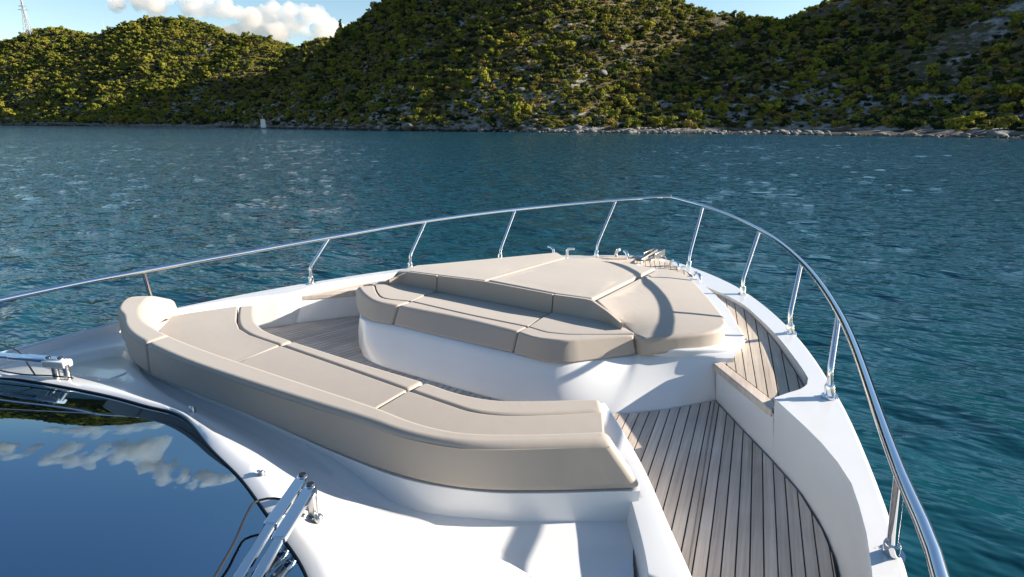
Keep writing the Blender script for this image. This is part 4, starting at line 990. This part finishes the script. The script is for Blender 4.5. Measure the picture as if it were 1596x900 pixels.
def place(i):
    hill = 'left' if SA[i] < -165 else ('middle' if SA[i] < 75 else 'right'); h_ = SHH[i]
    band = 'just above the shore rocks' if h_ < 9 else ('low' if h_ < 26 else ('half way up' if h_ < 58 else 'high'))
    return hill, band
def tree_label(i):
    hill, band = place(i); size_ = 'big ' if SS[i] > 2.6 else ('small ' if SS[i] < 1.5 else '')
    return f"{size_}{KIND[int(SK[i])]} {band} on the {hill} hill" if band != 'just above the shore rocks' else f"{size_}{KIND[int(SK[i])]} {band} of the {hill} hill"
single = set(ordr[:290].tolist())
for i in ordr[:290]:
    k = int(SK[i]); me = fam[k][int(i) % len(fam[k])]
    o = bpy.data.objects.new(names[k], me); COL.objects.link(o)
    o.location = ad(SA[i], SD[i], WATER_Z + SHH[i] - .25); o.rotation_euler = (0, 0, sg_.uniform(0, 6.28)); s_ = SS[i]*(1.12 if k == 2 else 1.0); o.scale = (s_, s_, s_*sg_.uniform(.8, 1.15))
    tag(o, tree_label(i), CATS[k], tree_label(i).replace(KIND[k], KIND[k]+'s').replace('bushs', 'bushes'))
# a few plants that stand out from the rest
def at_px(u, d):                                         # a point of the hillside at ground distance d in the direction given
    a_ = (u-798)/870.*d/math.cos(PITCH)*.98
    return a_, d
def lone(me, a_, d_, s_, label, cat, sz=1.0):
    o = bpy.data.objects.new(me.name, me); COL.objects.link(o); h_ = float(terrain(np.array([a_]), np.array([d_]))[0])
    o.location = ad(a_, d_, WATER_Z+h_-.3); o.scale = (s_, s_, s_*sz); o.rotation_euler = (0, 0, random.uniform(0, 6)); tag(o, label, cat); return o
lone(spire, -112., 398., 4.6, 'pale green pointed pine rising above the scrub on the shoulder of the middle hill', 'tree')
lone(pine[0], 1.5, 226., 3.6, 'bright yellow-green pine close above the shore of the middle hill', 'tree')
lone(pine[1], 6.5, 229., 2.4, 'small yellow-green pine beside the brightest pine by the shore', 'tree')
lone(pine[2], 62., 345., 4.2, 'broad fresh-green pine high on the sunlit right flank of the middle hill', 'tree')

# all the rest of the scrub, as one mass of instances
def mass(name, meshes, kind_, label):
    sel = [i for i in np.where(SK == kind_)[0] if i not in single]
    vb = []
    for v, me in enumerate(meshes):
        ii = [i for n_, i in enumerate(sel) if n_ % len(meshes) == v]
        pts = np.stack([CAM.x+SA[ii]*RX+SD[ii]*FX, CAM.y+SA[ii]*RY+SD[ii]*FY, WATER_Z+SHH[ii]-.25], -1)
        pm_ = bpy.data.meshes.new(name); pm_.vertices.add(len(ii)); pm_.vertices.foreach_set('co', pts.astype(np.float32).ravel())
        at = pm_.attributes.new('size', 'FLOAT_VECTOR', 'POINT'); sc3 = np.stack([SS[ii]*(1.15 if kind_ == 2 else 1.)]*3, -1); sc3[:, 2] *= sg_.uniform(.8, 1.15, len(ii)); at.data.foreach_set('vector', sc3.astype(np.float32).ravel())
        at = pm_.attributes.new('turn', 'FLOAT_VECTOR', 'POINT'); r3 = np.zeros((len(ii), 3)); r3[:, 2] = sg_.uniform(0, 6.28, len(ii)); at.data.foreach_set('vector', r3.astype(np.float32).ravel())
        o = bpy.data.objects.new(name, pm_); COL.objects.link(o); tag(o, kind='stuff')
        src = bpy.data.objects.new(me.name + '_pattern', me)
        ng = bpy.data.node_groups.new(name + '_scatter', 'GeometryNodeTree')
        ng.interface.new_socket('Geometry', in_out='INPUT', socket_type='NodeSocketGeometry'); ng.interface.new_socket('Geometry', in_out='OUTPUT', socket_type='NodeSocketGeometry')
        gi = ng.nodes.new('NodeGroupInput'); go_ = ng.nodes.new('NodeGroupOutput'); ip = ng.nodes.new('GeometryNodeInstanceOnPoints'); oi = ng.nodes.new('GeometryNodeObjectInfo'); oi.inputs['Object'].default_value = src; oi.inputs['As Instance'].default_value = True
        a1 = ng.nodes.new('GeometryNodeInputNamedAttribute'); a1.data_type = 'FLOAT_VECTOR'; a1.inputs['Name'].default_value = 'size'
        a2_ = ng.nodes.new('GeometryNodeInputNamedAttribute'); a2_.data_type = 'FLOAT_VECTOR'; a2_.inputs['Name'].default_value = 'turn'
        e2r = ng.nodes.new('FunctionNodeEulerToRotation')
        ng.links.new(gi.outputs[0], ip.inputs['Points']); ng.links.new(oi.outputs['Geometry'], ip.inputs['Instance']); ng.links.new(a1.outputs['Attribute'], ip.inputs['Scale'])
        ng.links.new(a2_.outputs['Attribute'], e2r.inputs[0]); ng.links.new(e2r.outputs[0], ip.inputs['Rotation']); ng.links.new(ip.outputs[0], go_.inputs[0])
        md = o.modifiers.new('scatter', 'NODES'); md.node_group = ng
mass('hillside_scrub', scrub, 0, ''); mass('evergreen_scrub', dark, 1, ''); mass('pine_wood', pine, 2, '')
print('shrubs', len(SA), [int((SK == k).sum()) for k in range(3)])
# ---- shore rocks, scattered boulders
def rock_mesh(seed):
    g = np.random.default_rng(seed); bm_ = BM(); bmesh.ops.create_icosphere(bm_, subdivisions=2, radius=1.0)
    for v in bm_.verts:
        n_ = noise.noise(v.co*1.3 + Vector((seed*7.1, 0, 0)))*.45 + noise.noise(v.co*3.1 + Vector((0, seed*3.3, 0)))*.18
        v.co *= 1+n_; v.co.z *= .62
    me = bpy.data.meshes.new('rock'); bm_.to_mesh(me); bm_.free(); me.materials.append(M['rock']); return me
M['rock'] = simple('pale_limestone', (.13, .125, .115), .9, bump=(3.0, .8), var=.55)
rocks_src = [rock_mesh(k) for k in range(5)]
g = np.random.default_rng(17)
ra_, rd_, rs_ = [], [], []
A_ = g.uniform(-560, 150, 1500); D0 = np.interp(A_, SHORE[:, 0], SHORE[:, 1]) + 7*fbm(A_/26., 3.3+0*A_, 21)
D_ = D0 + np.abs(g.normal(0, 1.3, A_.size)) - .2; S_ = g.lognormal(-.95, .55, A_.size)*(1+.0012*D_)
A_, D_, S_ = A_[:], D_[:], S_[:]
A3 = g.uniform(-60, 300, 5200); D3 = g.uniform(110, 420, 5200); n3_ = fbm(A3/30., D3/30., 41)
ok = n3_ > .06; A3, D3 = A3[ok], D3[ok]; S3 = g.lognormal(-.5, .5, A3.size)
RA, RD, RS = np.concatenate([A_, A3]), np.concatenate([D_, D3]), np.concatenate([S_, S3])
RH = terrain(RA, RD); ok = (RH > -.9) & (RH < 75); RA, RD, RS, RH = RA[ok], RD[ok], RS[ok], RH[ok]
vb, fb_ = [], []; base = 0
for me_i, me in enumerate(rocks_src):
    n_ = len(me.vertices); c_ = np.empty(n_*3, np.float32); me.vertices.foreach_get('co', c_); c_ = c_.reshape(-1, 3)
    tri = np.array([p.vertices[:] for p in me.polygons])
    for i in range(me_i, len(RA), len(rocks_src)):
        th = g.uniform(0, 6.28); cs, sn = math.cos(th), math.sin(th); s_ = RS[i]*np.array([g.uniform(.8, 1.5), g.uniform(.7, 1.2), g.uniform(.7, 1.2)])
        p = c_*s_; p = np.stack([p[:, 0]*cs-p[:, 1]*sn, p[:, 0]*sn+p[:, 1]*cs, p[:, 2]], -1)
        p += np.array([CAM.x+RA[i]*RX+RD[i]*FX, CAM.y+RA[i]*RY+RD[i]*FY, RH[i]+.1]); vb.append(p); fb_.append(tri+base); base += n_
rk = grid_mesh('shore_rocks', np.concatenate(vb), np.concatenate(fb_), M['rock'], (0, 0, WATER_Z)); tag(rk, kind='stuff')
for p_ in (): pass

# ---- pylon and mast on the left hill, marker on the shore
M['galv'] = simple('weathered_galvanised_steel', (.50, .50, .50), .5, .3)
def ground(a_, d_): return WATER_Z + float(terrain(np.array([a_]), np.array([d_]))[0])
pa, pd = -590., 742.
p0 = ad(pa, pd, ground(pa, pd)-4)
py = empty('transmission_tower', p0, 'grey lattice power pylon standing among the pines on the left hill', 'pylon')
Hh = 46.; legs = []
def lat(name, bars, w_):
    b_ = BM()
    for p, q_ in bars: bar(b_, Vector(p), Vector(q_), w_*1.35, w_*1.35, up=(.3, .2, 1) if abs((Vector(q_)-Vector(p)).normalized().z) < .9 else (1, 0, 0))
    o = link(name, b_, M['galv'], None, smooth=False); o.parent = py; return o
def wz(z): return 3.9*(1-z/Hh)**1.25 + .35
cs_ = [(1, 1), (1, -1), (-1, -1), (-1, 1)]
zs_ = [0, 7, 13, 18.5, 23.5, 28, 32, 36, 40, 43.5, 46]
for cx_, cy_ in cs_:
    lat('leg', [((cx_*wz(z0), cy_*wz(z0), z0), (cx_*wz(z1), cy_*wz(z1), z1)) for z0, z1 in zip(zs_, zs_[1:])], .34)
br = []
for z0, z1 in zip(zs_, zs_[1:]):
    for k in range(4):
        c0, c1 = cs_[k], cs_[(k+1) % 4]
        br += [((c0[0]*wz(z0), c0[1]*wz(z0), z0), (c1[0]*wz(z1), c1[1]*wz(z1), z1)), ((c1[0]*wz(z0), c1[1]*wz(z0), z0), (c0[0]*wz(z1), c0[1]*wz(z1), z1))]
lat('lattice_bracing', br, .16)
for z, L_ in ((33.5, 5.8), (37.5, 4.4)):
    for s_ in (1, -1): lat('crossarm', [((s_*.4, .4, z), (s_*L_, 0, z+.3)), ((s_*.4, -.4, z), (s_*L_, 0, z+.3)), ((s_*.3, 0, z+1.5), (s_*L_, 0, z+.3))], .2)
py.rotation_euler = (0, 0, YAW + R(12))
ma, md_ = -492., 735.
bm = BM(); tube(bm, [(0, 0, 0), (0, 0, 20)], .16, 8, .07); mo = link('radio_mast', bm, M['galv']); mo.location = ad(ma, md_, ground(ma, md_)); tag(mo, 'thin bare mast on the crest of the left hill, right of the pylon', 'mast')
# navigation marker
na0, nd0 = -141.5, 331.
mk = empty('navigation_marker', ad(na0, nd0, WATER_Z+.5), 'small white navigation marker standing on the rocks at the water edge', 'marker')
M['whitewash'] = simple('whitewash', (.80, .80, .78), .7)
b_ = BM(); prism(b_, [(-1.1, -1.1, 4.6), (1.1, -1.1, 4.6), (1.1, 1.1, 4.6), (-1.1, 1.1, 4.6)], bottom=[(-1.4, -1.4, 0), (1.4, -1.4, 0), (1.4, 1.4, 0), (-1.4, 1.4, 0)]); o = link('tower_body', b_, M['whitewash'], smooth=False, bevel=.05); o.parent = mk
b_ = BM(); tube(b_, [(0, 0, 4.6), (0, 0, 5.5)], .12, 8); tube(b_, [(0, 0, 5.5), (0, 0, 6.1)], .3, 10); o = link('lantern', b_, M['galv']); o.parent = mk
b_ = BM(); prism(b_, [(-2.2, -2.2, 0), (2.2, -2.2, 0), (2.2, 2.2, 0), (-2.2, 2.2, 0)], -1.2); o = link('plinth', b_, M['rock'], smooth=False); o.parent = mk
mk.rotation_euler = (0, 0, YAW+R(20))

# ---- clouds: closed bumpy bodies of droplets, far beyond the hills
mc, t, b = new_mat('cloud_droplets'); out = t.nodes['Material Output']; t.nodes.remove(b)
pv = N(t, 'ShaderNodeVolumePrincipled'); pv.inputs['Color'].default_value = (.88, .84, .80, 1); pv.inputs['Density'].default_value = .009; pv.inputs['Anisotropy'].default_value = .0
t.links.new(pv.outputs[0], out.inputs['Volume'])
def cloud(u, elev, dist, wid, hgt, seed, label):
    g = random.Random(seed); bm_ = BM(); blobs = []
    az = math.atan2(u-798, 870*1.04)
    c = ad(dist*math.sin(az), dist*math.cos(az), CAM.z + dist*math.tan(R(elev)))
    for k in range(60):
        x = g.uniform(-1, 1); env = max(.15, 1-abs(x)**1.8); z = g.uniform(0, 1)**.9*env; r = hgt*g.uniform(.10, .26)*(1.1-.4*z)
        blobs.append((x*wid*.5, g.uniform(-.3, .3)*wid*.5, z*hgt*.75, r))
    for x, y, z, r in blobs:
        bmesh.ops.create_icosphere(bm_, subdivisions=3, radius=r, matrix=Matrix.Translation((x, y, max(z, r*.3))))
    me = bpy.data.meshes.new('cloud'); bm_.to_mesh(me); bm_.free()
    o = bpy.data.objects.new('cloud', me); COL.objects.link(o)
    rm = o.modifiers.new('merge', 'REMESH'); rm.mode = 'VOXEL'; rm.voxel_size = hgt*.055
    tx = bpy.data.textures.new('billow', 'CLOUDS'); tx.noise_scale = hgt*.22; tx.noise_depth = 3
    dm = o.modifiers.new('billow', 'DISPLACE'); dm.texture = tx; dm.texture_coords = 'LOCAL'; dm.strength = hgt*.26; dm.mid_level = .5
    me.materials.append(mc); o.location = c; o.rotation_euler = (0, 0, YAW - az + R(0)); tag(o, label, 'cloud')
    return o
cloud(312, 8.6, 4200, 680, 190, 3, 'pale cumulus cloud above the crest of the left hill')
cloud(476, 7.0, 4300, 840, 300, 5, 'larger pale cumulus cloud in the gap between the left and middle hills')
cloud(300, 11.6, 5200, 1200, 290, 8, 'long cumulus bank above the left hill, mirrored in the windscreen')
cloud(500, 12.6, 5600, 900, 290, 9, 'cumulus bank behind the middle hill, mirrored in the windscreen')
